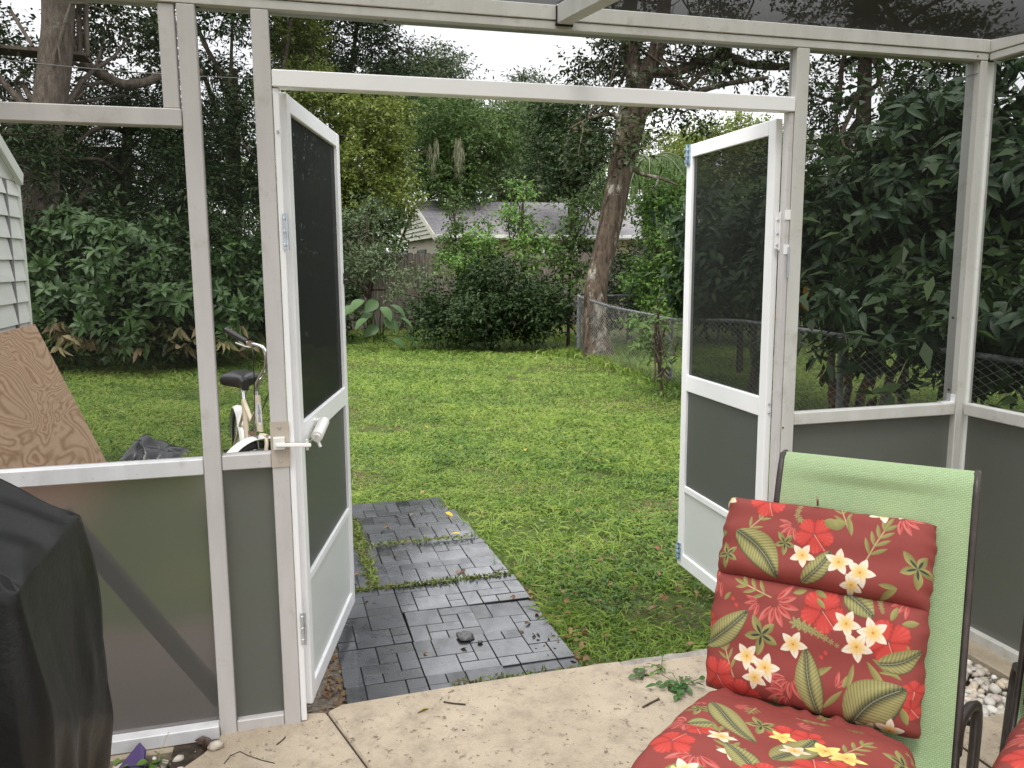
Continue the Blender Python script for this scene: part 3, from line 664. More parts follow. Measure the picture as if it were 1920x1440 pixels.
b.poly(q, (.004, .004, -.004)); tag(b.build('plastic_scrap', simple('purple_plastic', (.045, .022, .11), rough=.4)), 'torn purple plastic scrap among the pebbles beside the grill', 'scrap')
WEEDL = leafmat('weed_leaf', [(.10, .19, .03), (.15, .26, .05), (.07, .14, .03)], rough=.45, trans=.3)
VINEL = leafmat('vine_leaf', [(.035, .10, .025), (.06, .15, .035), (.09, .16, .06)], rough=.4, trans=.25)
def weed(base, n, hgt, ll, mat, label, name, seed, spread=.08):
    rng = np.random.default_rng(seed); t = thing(name, tuple(base), label, 'plant'); b = MB(); P = []; D = []
    for k in range(n):
        e = np.array(base)+np.array([*rng.normal(size=2)*spread, hgt*rng.uniform(.4, 1)]); mid = (np.array(base)+e)/2+np.array([0, 0, hgt*.2])
        b.tube([base, mid, e], .0015, 5); P.append(e); D.append(nrm((e-np.array(base))[None]*np.array([1, 1, .2]))[0])
        P.append(mid); D.append(rdir(1, rng)[0]*np.array([1, 1, .2]))
    P = np.array(P); D = np.array(D); v, f = leaf_mesh(P, D, np.tile([0, 0, 1.], (len(P), 1))+rng.normal(size=(len(P), 3))*.3, ll*rng.uniform(.6, 1.2, len(P)), ll*.55*rng.uniform(.7, 1.2, len(P)), 3, .35)
    b.build('stem', simple(name+'_stem_'+str(seed), (.06, .09, .02)), t); mesh_np('leaves', v, f, mat, t)
weed(atZ(305, 1446, -.04), 7, .05, .045, WEEDL, 'small bright green weed among the pebbles beside the purple scrap', 'weed', 3, .045)
weed(atZ(1277, 1291, .0), 20, .026, .038, VINEL, 'low green vine spilling onto the slab behind the cushion', 'vine', 5, .045)
weed(atZ(1205, 1276, .0), 4, .03, .04, VINEL, 'pale green seedling at the mortar edge of the slab', 'weed', 6, .03)
weed(atZ(1240, 1256, .0), 5, .03, .03, WEEDL, 'tiny grass weed growing out of the mortar strip', 'weed', 8, .03)
b = MB(); g0 = atZ(296, 1440, -.04); b.tube([g0, g0+np.array([.01, .01, .05]), g0+np.array([.035, .03, .10])], .0012, 5); tag(b.build('dry_stalk', simple('straw', (.42, .36, .22))), 'pale dry grass stalk leaning over the left sill', 'stalk')

# ------------------------------------------------------------------ floral cloth, painted point by point
RES = .0011
class Cloth:
    """a piece of printed cloth w x h metres; motifs are drawn into a grid of colours that becomes the mesh's colour attribute"""
    def __init__(s, w, h):
        s.w, s.h = w, h; s.nx, s.ny = int(w/RES)+1, int(h/RES)+1
        s.X, s.Y = np.meshgrid(np.linspace(0, w, s.nx), np.linspace(0, h, s.ny)); s.C = np.empty((s.ny, s.nx, 3)); s.C[:] = np.array([.235, .050, .042])
    def put(s, mask, col):
        m = np.clip(mask, 0, 1)[..., None]; s.C = s.C*(1-m)+np.broadcast_to(np.asarray(col, float), s.C.shape)*m
    def win(s, x, y, r): return (np.abs(s.X-x) < r) & (np.abs(s.Y-y) < r)
    def loc(s, x, y, a):
        dx = s.X-x; dy = s.Y-y; return dx*math.cos(a)+dy*math.sin(a), -dx*math.sin(a)+dy*math.cos(a)
    def plumeria(s, x, y, R, a=0, tint=0):
        for k in range(5):
            p, q = s.loc(x, y, a+2*PI*k/5); t = np.clip(p/R, 0, 1); wd = R*.30*np.sin(PI*t**.75)**.75
            m = np.clip((wd-np.abs(q+R*.05*t))/.0008, 0, 1)*(p > 0)*(p < R)
            c = np.array([.68, .61, .49-.28*tint])[None, None]*(1-np.clip(1.25-t*1.9, 0, 1)[..., None])+np.array([.68, .44, .12])*np.clip(1.25-t*1.9, 0, 1)[..., None]
            c = c*(1-.18*np.clip(1-np.abs(q)/(.0015), 0, 1)[..., None]*(t < .8)[..., None]); s.put(m, c)
        d = np.hypot(s.X-x, s.Y-y); s.put(np.clip((R*.10-d)/.001, 0, 1), (.50, .20, .08))
    def hibiscus(s, x, y, R, a=0):
        d = np.hypot(s.X-x, s.Y-y)
        for k in (0, 2, 4, 1, 3):
            p, q = s.loc(x, y, a+2*PI*k/5); t = np.clip(p/R, 0, 1); wd = R*.47*np.sin(PI*np.clip(t, 0, 1)**1.7*.95+.02)**.7*(1+.07*np.sin(p*700+k))
            m = np.clip((wd-np.abs(q))/.001, 0, 1)*(p > 0)*(p < R*(1+.03*np.sin(q*1200)))
            v = .5+.5*np.sin(np.arctan2(q, p+.002)*26); e = np.clip(np.abs(q)/np.maximum(wd, 1e-4), 0, 1)
            c = np.array([.50, .052, .042])*(1-.25*v[..., None]*(1-t[..., None]))+np.array([.16, .10, .08])*(t[..., None]*.35*v[..., None])-np.array([.26, .035, .03])*(e[..., None]**4)
            s.put(m*.97, np.clip(c, 0, 1))
        s.put(np.clip((R*.16-d)/.002, 0, 1)*.8, (.20, .05, .045))
        p, q = s.loc(x, y, a+.7); s.put(np.clip((.0011-np.abs(q))/.0006, 0, 1)*(p > 0)*(p < R*1.0), (.62, .26, .20))
        s.put(np.clip((.003-np.hypot(p-R*.95, q))/.001, 0, 1), (.62, .12, .10))
    def leaf(s, x0, y0, x1, y1, wd, dark=1.0, bend=.1):
        ln = math.hypot(x1-x0, y1-y0); a = math.atan2(y1-y0, x1-x0); p, q = s.loc(x0, y0, a); t = np.clip(p/ln, 0, 1)
        q = q-bend*ln*np.sin(PI*t)*.35; hw = wd*.5*np.sin(PI*np.clip(t, 0, 1)**.9)**.7
        ins = (p > 0)*(p < ln); m = np.clip((hw-np.abs(q))/.0009, 0, 1)*ins; e = np.clip(np.abs(q)/np.maximum(hw, 1e-4), 0, 1)
        v = np.sin((p-np.abs(q)*.75)*2*PI/.0085); base = np.array([.225, .205, .075])[None, None]*(1+.22*v[..., None])+np.array([.13, .13, .07])*(np.clip(1-np.abs(e-.5)*2, 0, 1)[..., None]*.6)
        sh = np.clip(1.2-np.abs(q)/(wd*.12), 0, 1)*.75+np.clip((e-.80)*5, 0, 1)*.85*(q > 0)+np.clip((e-.9)*6, 0, 1)*.4+.22*(v < -.75)*(e < .8)
        base = base*(1-np.clip(sh*dark, 0, .88)[..., None])+np.array([.02, .03, .028])*np.clip(sh*dark, 0, .88)[..., None]
        s.put(m, np.clip(base, 0, 1)); s.put(np.clip((.0007-np.abs(q))/.0005, 0, 1)*ins*(t < .92), (.42, .42, .30))
    def lens(s, x, y, ln, wd, a, c1, c2=None):
        p, q = s.loc(x, y, a); t = np.clip(p/ln, 0, 1); hw = wd*.5*np.sin(PI*t)**.8; m = np.clip((hw-np.abs(q))/.0008, 0, 1)*(p > 0)*(p < ln)
        c = np.array(c1)[None, None]*np.ones_like(p)[..., None]
        if c2 is not None:
            k = np.clip((q/np.maximum(hw, 1e-4)+1)/2, 0, 1)[..., None]; c = c*(1-k)+np.array(c2)*k
        s.put(m, c)
    def stem(s, pts, wd, col=(.42, .30, .16)):
        for (ax, ay), (bx_, by) in zip(pts[:-1], pts[1:]):
            ln = math.hypot(bx_-ax, by-ay)+1e-6; p, q = s.loc(ax, ay, math.atan2(by-ay, bx_-ax)); s.put(np.clip((wd*.5-np.abs(q))/.0006, 0, 1)*(p > -.001)*(p < ln+.001), col)
    OL = ((.30, .27, .10), (.17, .165, .055))
    def star(s, x, y, R, a=0, n=5):
        for k in range(n): s.lens(x, y, R*(1 if k % 2 else .82), R*.42, a+2*PI*k/n, *s.OL)
        for k in range(n): s.lens(x, y, R*.55, R*.14, a+2*PI*k/n, (.035, .045, .035))
    def branch(s, x0, y0, x1, y1, n=5, ll=.04):
        s.stem([(x0, y0), (x1, y1)], .0035); a = math.atan2(y1-y0, x1-x0)
        for k in range(n):
            t = .25+.75*k/max(1, n-1); x = x0+(x1-x0)*t; y = y0+(y1-y0)*t
            for sg in (-1, 1): s.lens(x, y, ll*(1-.25*t), ll*.22, a+sg*(.75-.2*t), *s.OL)
        s.lens(x1, y1, ll, ll*.22, a, *s.OL)
    def spray(s, x, y, R, a=0, n=6):
        for k in range(n):
            th = a+(k-(n-1)/2)*.5; s.lens(x+R*.2*math.cos(th), y+R*.2*math.sin(th), R*(1-.1*(k % 2)), R*.3, th, (.40, .055, .05), (.52, .17, .14))
            s.lens(x+R*.3*math.cos(th), y+R*.3*math.sin(th), R*.5, R*.1, th, (.30, .04, .035))
    def catkin(s, pts, r0, r1):
        for i, (x, y) in enumerate(pts):
            r = r0+(r1-r0)*i/max(1, len(pts)-1)
            for k in range(6):
                th = k*1.05+i; s.lens(x, y, r, r*.45, th, (.34, .31, .13), (.17, .16, .06))
    def mesh(s, place):
        """place(s01, t01) -> xyz arrays"""
        return place(s.X/s.w, s.Y/s.h), s.C
C0 = np.array([1.112, -1.167, 0.0]); WX = np.array([.702, -.712, 0]); FY = np.array([-.712, -.702, 0])
CR = math.atan2(WX[1], WX[0])
HW = .240
SEG = {'head_pad': ((.155, .965), (.045, .79)), 'back_pad': ((.045, .79), (-.04, .515)), 'seat_pad': ((-.012, .530), (-.50, .618))}
def seg_uv(seg, u, v):
    """photo position -> place on the cloth of that pad"""
    (b0, z0), (b1, z1) = SEG[seg]; P0 = C0-FY*b0+np.array([0, 0, z0]); E = -FY*(b1-b0)+np.array([0, 0, z1-z0]); r = ray(u, v)
    t = np.linalg.solve(np.array([WX, E, -r]).T, EYE-P0); ln = np.linalg.norm(E)
    return (t[0]+HW), t[1]*ln
cl = {k: Cloth(2*HW, math.hypot(SEG[k][0][0]-SEG[k][1][0], SEG[k][0][1]-SEG[k][1][1])) for k in SEG}
K = .00128                                                          # metres of cloth per photo pixel
def on(seg, f, u, v, *a, **k): x, y = seg_uv(seg, u, v); getattr(cl[seg], f)(x, y, *a, **k)
def on2(seg, f, u0, v0, u1, v1, *a, **k): p = seg_uv(seg, u0, v0); q = seg_uv(seg, u1, v1); getattr(cl[seg], f)(*p, *q, *a, **k)
h_ = 'head_pad'
on2(h_, 'branch', 1395, 1000, 1440, 958, 3, .035); on2(h_, 'branch', 1620, 1055, 1658, 995, 4, .045); on2(h_, 'branch', 1590, 990, 1575, 945, 3, .035)
on(h_, 'hibiscus', 1440, 935, 34*K, .5); on(h_, 'hibiscus', 1527, 1003, 34*K, .2); on(h_, 'spray', 1490, 985, 26*K, 2.4, 5); on(h_, 'spray', 1365, 955, 22*K, 3, 4); on(h_, 'spray', 1690, 965, 34*K, .3, 6)
on(h_, 'star', 1472, 1018, 24*K, .3); on(h_, 'star', 1362, 1035, 27*K, .5); on(h_, 'star', 1720, 1065, 36*K, .2)
on(h_, 'lens', 1550, 985, 34*K, 22*K, -.3, *Cloth.OL); on(h_, 'lens', 1545, 975, 26*K, 20*K, .3, *Cloth.OL); on(h_, 'lens', 1590, 965, 40*K, 10*K, 1.3, *Cloth.OL)
on2(h_, 'leaf', 1380, 992, 1455, 1080, 58*K, 1.0, -.25); on2(h_, 'leaf', 1500, 1088, 1558, 1032, 34*K, 1.0, .2)
on(h_, 'catkin', 1500, 955, ) if False else None
cl[h_].catkin([seg_uv(h_, u, v) for u, v in ((1500, 948), (1497, 957), (1495, 966), (1500, 974))], .008, .010)
on(h_, 'plumeria', 1504, 1041, 23*K, .2); on(h_, 'plumeria', 1572, 1053, 25*K, -.2); on(h_, 'plumeria', 1612, 1073, 27*K, .1); on(h_, 'plumeria', 1595, 1095, 20*K, .5); on(h_, 'plumeria', 1655, 953, 26*K, .1); on(h_, 'plumeria', 1695, 953, 18*K, .7); on(h_, 'plumeria', 1360, 925, 22*K, .5)
b_ = 'back_pad'
on2(b_, 'branch', 1445, 1120, 1400, 1098, 3, .04); on2(b_, 'branch', 1375, 1270, 1355, 1205, 4, .035); on(b_, 'spray', 1345, 1085, 30*K, 2.6, 6); on(b_, 'spray', 1450, 1130, 38*K, .6, 7); on(b_, 'spray', 1425, 1128, 26*K, 2.6, 4)
on(b_, 'spray', 1480, 1270, 36*K, 1.5, 7); on(b_, 'spray', 1475, 1300, 36*K, 2.6, 5); on(b_, 'spray', 1625, 1280, 26*K, .9, 4); on(b_, 'spray', 1705, 1130, 26*K, 2.7, 5); on(b_, 'spray', 1565, 1295, 28*K, -1.2, 2)
on(b_, 'hibiscus', 1541, 1147, 38*K, .15); on(b_, 'hibiscus', 1666, 1205, 38*K, .5); on(b_, 'hibiscus', 1342, 1266, 34*K, .3); on(b_, 'hibiscus', 1385, 1312, 36*K, .9); on(b_, 'hibiscus', 1712, 1300, 18*K, .9); on(b_, 'hibiscus', 1708, 1335, 18*K, .2); on(b_, 'hibiscus', 1322, 1165, 18*K, .2)
for (u, v, r, a) in ((1355, 1125, 20, -1), (1510, 1108, 24, 2.8), (1525, 1108, 24, .4), (1530, 1122, 22, .8), (1670, 1165, 26, -1.2), (1690, 1172, 28, -.2), (1580, 1290, 26, -1.2), (1585, 1310, 26, .3), (1690, 1330, 30, 1.2), (1560, 1250, 60, 2.5), (1600, 1245, 46, 1.7), (1625, 1240, 60, .9), (1635, 1235, 55, .5), (1540, 1330, 50, -.9), (1530, 1345, 46, -1.7), (1690, 1265, 36, 3.0), (1700, 1210, 40, 1.3)):
    on(b_, 'lens', u, v, r*K, r*.42*K if r < 32 else r*.2*K, a, *Cloth.OL)
on(b_, 'star', 1428, 1190, 38*K, .4)
on2(b_, 'leaf', 1310, 1212, 1402, 1145, 46*K, 1, .1); on2(b_, 'leaf', 1580, 1112, 1638, 1158, 44*K, .9, -.15); on2(b_, 'leaf', 1532, 1345, 1510, 1215, 46*K, .9, -.12); on2(b_, 'leaf', 1588, 1372, 1698, 1293, 84*K, 1, -.3); on2(b_, 'leaf', 1645, 1245, 1728, 1225, 38*K, 1, .3)
cl[b_].catkin([seg_uv(b_, 1492+i*11, 1168+i*6-2*math.sin(i*.5)) for i in range(9)], .016, .005); cl[b_].catkin([seg_uv(b_, 1645+i*2, 1118+i*6) for i in range(6)], .008, .006); cl[b_].catkin([seg_uv(b_, 1450-i, 1310+i*8) for i in range(5)], .007, .005)
for u, v, r, a in ((1586, 1170, 25, .1), (1637, 1187, 27, .6), (1606, 1213, 27, .2), (1487, 1208, 25, .1), (1400, 1230, 25, .3), (1434, 1252, 27, -.1), (1415, 1270, 23, .5), (1620, 1380, 24, .2), (1666, 1376, 24, -.2)): on(b_, 'plumeria', u, v, r*K, a)
for u, v in ((1370, 1118), (1377, 1130), (1545, 1220), (1537, 1228)): on(b_, 'lens', u, v, 9*K, 7*K, 1, (.5, .06, .05))
s_ = 'seat_pad'; KS = K*1.0
on2(s_, 'branch', 1385, 1430, 1345, 1370, 5, .05); on2(s_, 'branch', 1545, 1420, 1610, 1400, 4, .045); on(s_, 'hibiscus', 1475, 1375, 34*K, .4); on(s_, 'hibiscus', 1510, 1382, 26*K, .2); on(s_, 'hibiscus', 1305, 1365, 26*K, .4); on(s_, 'spray', 1290, 1350, 40*K, 2.7, 6); on(s_, 'spray', 1300, 1405, 40*K, 1.7, 6)
on(s_, 'star', 1310, 1328, 30*K, .3); on(s_, 'star', 1425, 1360, 34*K, .3); on(s_, 'star', 1690, 1420, 40*K, .6); on2(s_, 'leaf', 1335, 1312, 1412, 1390, 50*K, 1, .15); on2(s_, 'leaf', 1440, 1420, 1525, 1385, 60*K, 1, .1); on2(s_, 'leaf', 1230, 1440, 1320, 1425, 60*K, 1, -.2)
for u, v, r, a in ((1462, 1378, 22, .1), (1540, 1405, 30, .4), (1578, 1420, 30, .0), (1560, 1436, 26, .6), (1270, 1428, 26, .3)): on(s_, 'plumeria', u, v, r*K, a, 1)
rr = np.random.default_rng(2)
for k in range(14):
    x, y = rr.uniform(.02, .46), rr.uniform(.24, .5); c = cl[s_]
    (c.plumeria(x, y, .032, rr.uniform(0, 6)) if k % 3 == 0 else c.hibiscus(x, y, .045, rr.uniform(0, 6)) if k % 3 == 1 else c.leaf(x, y, x+rr.uniform(-.1, .1), y+rr.uniform(-.1, .1), .055))
for sg_, n_, t0_, t1_, sd_ in (('head_pad', 16, .0, 1., 5), ('back_pad', 22, .0, 1., 6), ('seat_pad', 26, .0, .6, 7)):
    rr = np.random.default_rng(sd_); c = cl[sg_]
    for k in range(n_):                                            # small filling motifs only where the ground is still plain
        x, y = rr.uniform(.02, c.w-.02), rr.uniform(t0_, t1_)*c.h; i, j = min(c.ny-1, int(y/RES)), min(c.nx-1, int(x/RES)); q = c.C[max(0, i-14):i+14, max(0, j-14):j+14]
        if np.abs(q-np.array([.235, .050, .042])).max() > .02: continue
        a = rr.uniform(0, 2*PI); kind = k % 4
        if kind == 0: c.branch(x, y, x+.045*math.cos(a), y+.045*math.sin(a), 3, .03)
        elif kind == 1: c.star(x, y, .022, a)
        elif kind == 2: c.spray(x, y, .034, a, 4)
        else: c.lens(x, y, .045, .014, a, *Cloth.OL); c.lens(x, y, .04, .012, a+.7, *Cloth.OL)
def clothmat():
    m, nt, out = newmat('printed_cloth')
    p = N(nt, 'ShaderNodeBsdfPrincipled'); p.inputs['Roughness'].default_value = .75; p.inputs['Specular IOR Level'].default_value = .2
    a = N(nt, 'ShaderNodeVertexColor'); a.layer_name = 'print'; n = noise(nt, 700, 2); g = noise(nt, 9, 3)
    c = mixc(nt, 1.0, a.outputs['Color'], ramp(nt, g.outputs['Fac'], [(.3, (.90, .90, .90, 1)), (.7, (1, 1, 1, 1))]).outputs['Color'], 'MULTIPLY')
    L(nt, c, p.inputs['Base Color']); bp = N(nt, 'ShaderNodeBump'); bp.inputs['Strength'].default_value = .25; bp.inputs['Distance'].default_value = .001
    L(nt, n.outputs['Fac'], bp.inputs['Height']); L(nt, bp.outputs['Normal'], p.inputs['Normal']); L(nt, p.outputs['BSDF'], out.inputs['Surface']); return m
CLOTH = clothmat(); BACKCLOTH = simple('cushion_back', (.26, .045, .04), rough=.8)
def cushion(label):
    T = thing('chair_cushion', tuple(C0), label, 'cushion', 'floral chair cushions', rotz=CR)
    TH = .082
    for seg, ((b0, z0), (b1, z1)) in SEG.items():
        c = cl[seg]; E = np.array([0, b1-b0, z1-z0]); ln = np.linalg.norm(E); E /= ln; Nn = np.array([0, E[2], -E[1]])      # outward: forward / up
        if (Nn[2] < 0 if seg == 'seat_pad' else Nn[1] > 0): Nn = -Nn
        P0 = np.array([0, b0, z0]); seed = {'head_pad': 1, 'back_pad': 2, 'seat_pad': 3}[seg]
        def place(a, t):
            e = np.abs(2*a-1); es = (1-e**(10 if seg == 'seat_pad' else 8))**.45; k = 2*t-1; et = np.clip(1-np.abs(k)**9, 0, 1)**.5
            low = .30
            if seg == 'head_pad': et = np.where(k < 0, np.clip(1-np.abs(k)**7, 0, 1)**.5, np.maximum(et, low))
            elif seg == 'seat_pad': et = np.where(k < 0, np.maximum(et, .90), np.maximum(et, low))
            else: et = np.maximum(et, low)
            wr = (.0042*np.sin(a*27+t*5+seed+2*np.sin(a*9))*np.exp(-(1-np.abs(k))*9)+.0025*np.sin(a*61+seed+3*np.sin(a*11))*np.exp(-(1-np.abs(k))*16)+.004*np.sin(a*13+seed*2+t*3)*(np.abs(k)**3)+.003*np.sin(t*17+a*4)*(e**4)
                  + .0045*np.sin((a*7+t*9)+seed)*np.sin(t*8-a*5))
            th = TH*es*et*(.90+.10*(1-k**2))+wr*es-TH
            x = ((a-.5)*2*HW*(1-.012*np.abs(k)**6) if seg != 'seat_pad' else (a-.5)*2*HW*(1.0+.05*t)+.012*t)+(.0022*np.sin(t*17+seed+a*2)+.0012*np.sin(t*41+seed*3))*(e**8)*np.sign(a-.5)
            sh = .010*np.sin(a*3+seed)*0
            return np.stack([x+E[0]*0, P0[1]+E[1]*(t*ln+sh)+Nn[1]*th, P0[2]+E[2]*(t*ln+sh)+Nn[2]*th], -1)
        V, C = c.mesh(place); ny, nx = V.shape[:2]; ii = (np.arange(ny-1)[:, None]*nx+np.arange(nx-1)[None]).ravel()
        o = mesh_np(seg, V.reshape(-1, 3), np.stack([ii, ii+nx, ii+nx+1, ii+1], 1), CLOTH, T, local=True, smooth=True)
        ca = o.data.color_attributes.new('print', 'FLOAT_COLOR', 'POINT'); col = np.ones((ny*nx, 4), np.float32); col[:, :3] = C.reshape(-1, 3); ca.data.foreach_set('color', col.ravel())
        pb = [P0-Nn*TH, P0+E*ln-Nn*TH]; b = MB(); q = [pb[0]+np.array([-HW*.985, 0, 0]), pb[0]+np.array([HW*.985, 0, 0]), pb[1]+np.array([HW*.985, 0, 0]), pb[1]+np.array([-HW*.985, 0, 0])]
        b.poly([x-Nn*.001 for x in q], -Nn*.006); b.build('backing', BACKCLOTH, o, local=True)
    b = MB(); pl = np.array([-.018, .185, .955]); b.torus(pl+np.array([0, -.02, .008]), (1, .2, .1), .011, .0028, 18, 6); b.build('tie_loop', simple('tie_cord', (.30, .27, .13), (.10, .04, .03), scale=90), T, local=True)
    return T
CU = cushion('red floral cushion tied low on the green sling chair, with white and coral blossoms')
# ------------------------------------------------------------------ sling chairs
BRONZE = simple('bronze_tube', (.020, .014, .011), (.042, .030, .024), rough=.38, scale=30, bump=.15, bscale=200)
def slingmat():
    m, nt, out = newmat('green_sling_weave')
    p = N(nt, 'ShaderNodeBsdfPrincipled'); p.inputs['Roughness'].default_value = .6; p.inputs['Specular IOR Level'].default_value = .3
    tc = N(nt, 'ShaderNodeTexCoord'); mp = N(nt, 'ShaderNodeMapping'); L(nt, tc.outputs['UV'], mp.inputs['Vector'])
    mp.inputs['Rotation'].default_value = (0, 0, 0)
    br = N(nt, 'ShaderNodeTexBrick'); L(nt, mp.outputs['Vector'], br.inputs['Vector'])
    br.inputs['Scale'].default_value = 1.0; br.inputs['Brick Width'].default_value = .0085; br.inputs['Row Height'].default_value = .0042; br.inputs['Mortar Size'].default_value = .0008; br.inputs['Mortar Smooth'].default_value = .6
    br.inputs['Color1'].default_value = (.36, .475, .265, 1); br.inputs['Color2'].default_value = (.31, .425, .225, 1); br.inputs['Mortar'].default_value = (.19, .28, .135, 1)
    n = noise(nt, 5, 4); c = mixc(nt, ramp(nt, n.outputs['Fac'], [(.5, (0, 0, 0, 1)), (.75, (.35, .35, .35, 1))]).outputs['Color'], br.outputs['Color'], (.34, .41, .22, 1))
    L(nt, c, p.inputs['Base Color']); bp = N(nt, 'ShaderNodeBump'); bp.inputs['Strength'].default_value = .5; bp.inputs['Distance'].default_value = .0015
    bp.invert = True; L(nt, br.outputs['Fac'], bp.inputs['Height']); L(nt, bp.outputs['Normal'], p.inputs['Normal']); L(nt, p.outputs['BSDF'], out.inputs['Surface']); return m
SLING = slingmat()
def smoothpath(pts, n):
    pts = np.array(pts, float); d = np.r_[0, np.cumsum(np.linalg.norm(np.diff(pts, axis=0), axis=1))]; out = []
    m = np.zeros_like(pts); m[1:-1] = (pts[2:]-pts[:-2])/(d[2:]-d[:-2])[:, None]; m[0] = (pts[1]-pts[0])/(d[1]); m[-1] = (pts[-1]-pts[-2])/(d[-1]-d[-2])
    for s in np.linspace(0, d[-1], n):
        i = min(np.searchsorted(d, s, 'right')-1, len(pts)-2); h = d[i+1]-d[i]; t = (s-d[i])/h
        out.append((2*t**3-3*t*t+1)*pts[i]+(t**3-2*t*t+t)*h*m[i]+(-2*t**3+3*t*t)*pts[i+1]+(t**3-t*t)*h*m[i+1])
    return np.array(out)
SO, SW = .0925, .2125
def chair(label):
    p = C0+WX*SO; T = thing('patio_chair', (p[0], p[1], 0), label, 'chair', 'patio chairs with bronze frames', rotz=CR)
    prof = smoothpath([(-.53, .36), (-.50, .40), (-.30, .395), (-.08, .385), (.0, .40), (.05, .46), (.10, .58), (.155, .73), (.205, .87), (.24, .97), (.268, 1.03), (.292, 1.046), (.315, 1.035), (.325, 1.0)], 90)
    xs = np.linspace(-SW, SW, 25); V = np.array([[(x, q[0]+.012*(1-(x/SW)**2)*(.15 < i/89 < .9), q[1]-.010*(1-(x/SW)**2)*(i/89 < .5)) for x in xs] for i, q in enumerate(prof)])
    V2 = V+np.array([0, .002, -.002]); nx = 25; ny = 90; ii = (np.arange(ny-1)[:, None]*nx+np.arange(nx-1)[None]).ravel(); F = np.stack([ii, ii+1, ii+nx+1, ii+nx], 1)
    o = mesh_np('sling', V.reshape(-1, 3), F, SLING, T, local=True, smooth=True)
    dl = np.r_[0, np.cumsum(np.linalg.norm(np.diff(prof, axis=0), axis=1))]; UV = np.stack(np.broadcast_arrays(xs[None, :], dl[:, None]), -1).reshape(-1, 2)
    uv = o.data.uv_layers.new(name='cloth'); li = np.zeros(len(o.data.loops), np.int32); o.data.loops.foreach_get('vertex_index', li); uv.data.foreach_set('uv', UV[li].astype(np.float32).ravel())
    for s in (-1, 1):
        b = MB(); b.tube([(s*(SW+.006), q[0]+.004, q[1]-.002) for q in prof[::2]], .0085, 10); b.build('side_rail', BRONZE, T, local=True)
        xo = s*(SW+.040)
        b = MB(); b.tube(smoothpath([(s*(SW+.006), .09, .45), (s*(SW+.010), .20, .462), (xo-s*.012, .30, .460), (xo, .335, .445), (xo+s*.004, .33, .40), (xo, .22, .22), (xo, .10, .012)], 50), .0125, 12); b.build('leg', BRONZE, T, local=True)
        b = MB(); b.tube(smoothpath([(xo, .336, .448), (xo+s*.004, .375, .43), (xo+s*.008, .41, .36), (xo+s*.006, .44, .2), (xo, .47, .012)], 30), .0125, 12); b.build('leg', BRONZE, T, local=True)
        b = MB(); b.tube(smoothpath([(s*(SW+.006), -.30, .385), (s*(SW+.02), -.42, .34), (xo, -.46, .28), (xo, -.47, .1), (xo, -.48, .012)], 30), .0125, 12); b.build('leg', BRONZE, T, local=True)
        b = MB(); b.tube([(xo, -.474, .12), (xo, .158, .12)], .009, 8); b.build('stretcher', BRONZE, T, local=True)
        for yy in (-.48, .10, .47):
            b = MB(); b.tube([(xo, yy, 0), (xo, yy, .018)], .0145, 12); b.build('foot', BLACKP, T, local=True)
    for (yy, zz) in ((-.505, .36), (-.02, .355), (.315, 1.0)):
        b = MB(); b.tube([(-SW-.006, yy, zz), (SW+.006, yy, zz)], .009, 10); b.build('cross_bar', BRONZE, T, local=True)
    for yy in (.40,):
        b = MB(); b.tube([(-SW-.046, yy, .37), (SW+.046, yy, .37)], .009, 10); b.build('cross_bar', BRONZE, T, local=True)
    return T
CHR = chair('light green sling patio chair with a dark bronze frame behind the red cushion')
a = atZ(1907, 1250, .45); R2 = math.radians(-9); ch2 = copy_tree(CHR); cu2 = copy_tree(CU)
def rot2(x, y): return np.array([math.cos(CR+R2)*x-math.sin(CR+R2)*y, math.sin(CR+R2)*x+math.cos(CR+R2)*y])
org = a[:2]-rot2(-SW-.04, .335); ch2.location = (org[0], org[1], 0); ch2.rotation_euler[2] = CR+R2; ch2['label'] = 'second patio chair cut off by the right edge, its bronze leg showing'
o2 = org+rot2(.035, 0); cu2.location = (o2[0], o2[1], 0); cu2.rotation_euler[2] = CR+R2; cu2['label'] = 'red floral cushion of the second chair, only its edge seen at the right border'

# ------------------------------------------------------------------ the covered grill
def covermat():
    m, nt, out = newmat('black_cover_cloth')
    p = N(nt, 'ShaderNodeBsdfPrincipled'); p.inputs['Roughness'].default_value = .42; p.inputs['Specular IOR Level'].default_value = .32
    n = noise(nt, 4, 6, .7); q = noise(nt, 70, 3); s_ = noise(nt, 26, 4, .7)
    c = ramp(nt, n.outputs['Fac'], [(.35, (.0035, .0035, .0038, 1)), (.7, (.007, .007, .0075, 1))]).outputs['Color']
    c = mixc(nt, ramp(nt, s_.outputs['Fac'], [(.72, (0, 0, 0, 1)), (.80, (.5, .5, .5, 1))]).outputs['Color'], c, (.06, .058, .055, 1)); L(nt, c, p.inputs['Base Color'])
    L(nt, ramp(nt, n.outputs['Fac'], [(.3, (.30, .30, .30, 1)), (.7, (.48, .48, .48, 1))]).outputs['Color'], p.inputs['Roughness'])
    b = N(nt, 'ShaderNodeBump'); b.inputs['Strength'].default_value = .12; b.inputs['Distance'].default_value = .002; L(nt, q.outputs['Fac'], b.inputs['Height'])
    b2 = N(nt, 'ShaderNodeBump'); b2.inputs['Strength'].default_value = .30; b2.inputs['Distance'].default_value = .02; L(nt, n.outputs['Fac'], b2.inputs['Height']); L(nt, b.outputs['Normal'], b2.inputs['Normal'])
    L(nt, b2.outputs['Normal'], p.inputs['Normal']); L(nt, p.outputs['BSDF'], out.inputs['Surface']); return m
GR = thing('covered_grill', (-.95, -.97, 0), 'barbecue grill hidden under a draped black cover at the left edge of the patio', 'grill')
x0, x1, y0, y1 = -1.50, -.462, -1.20, -.74
per = []; nper = 260
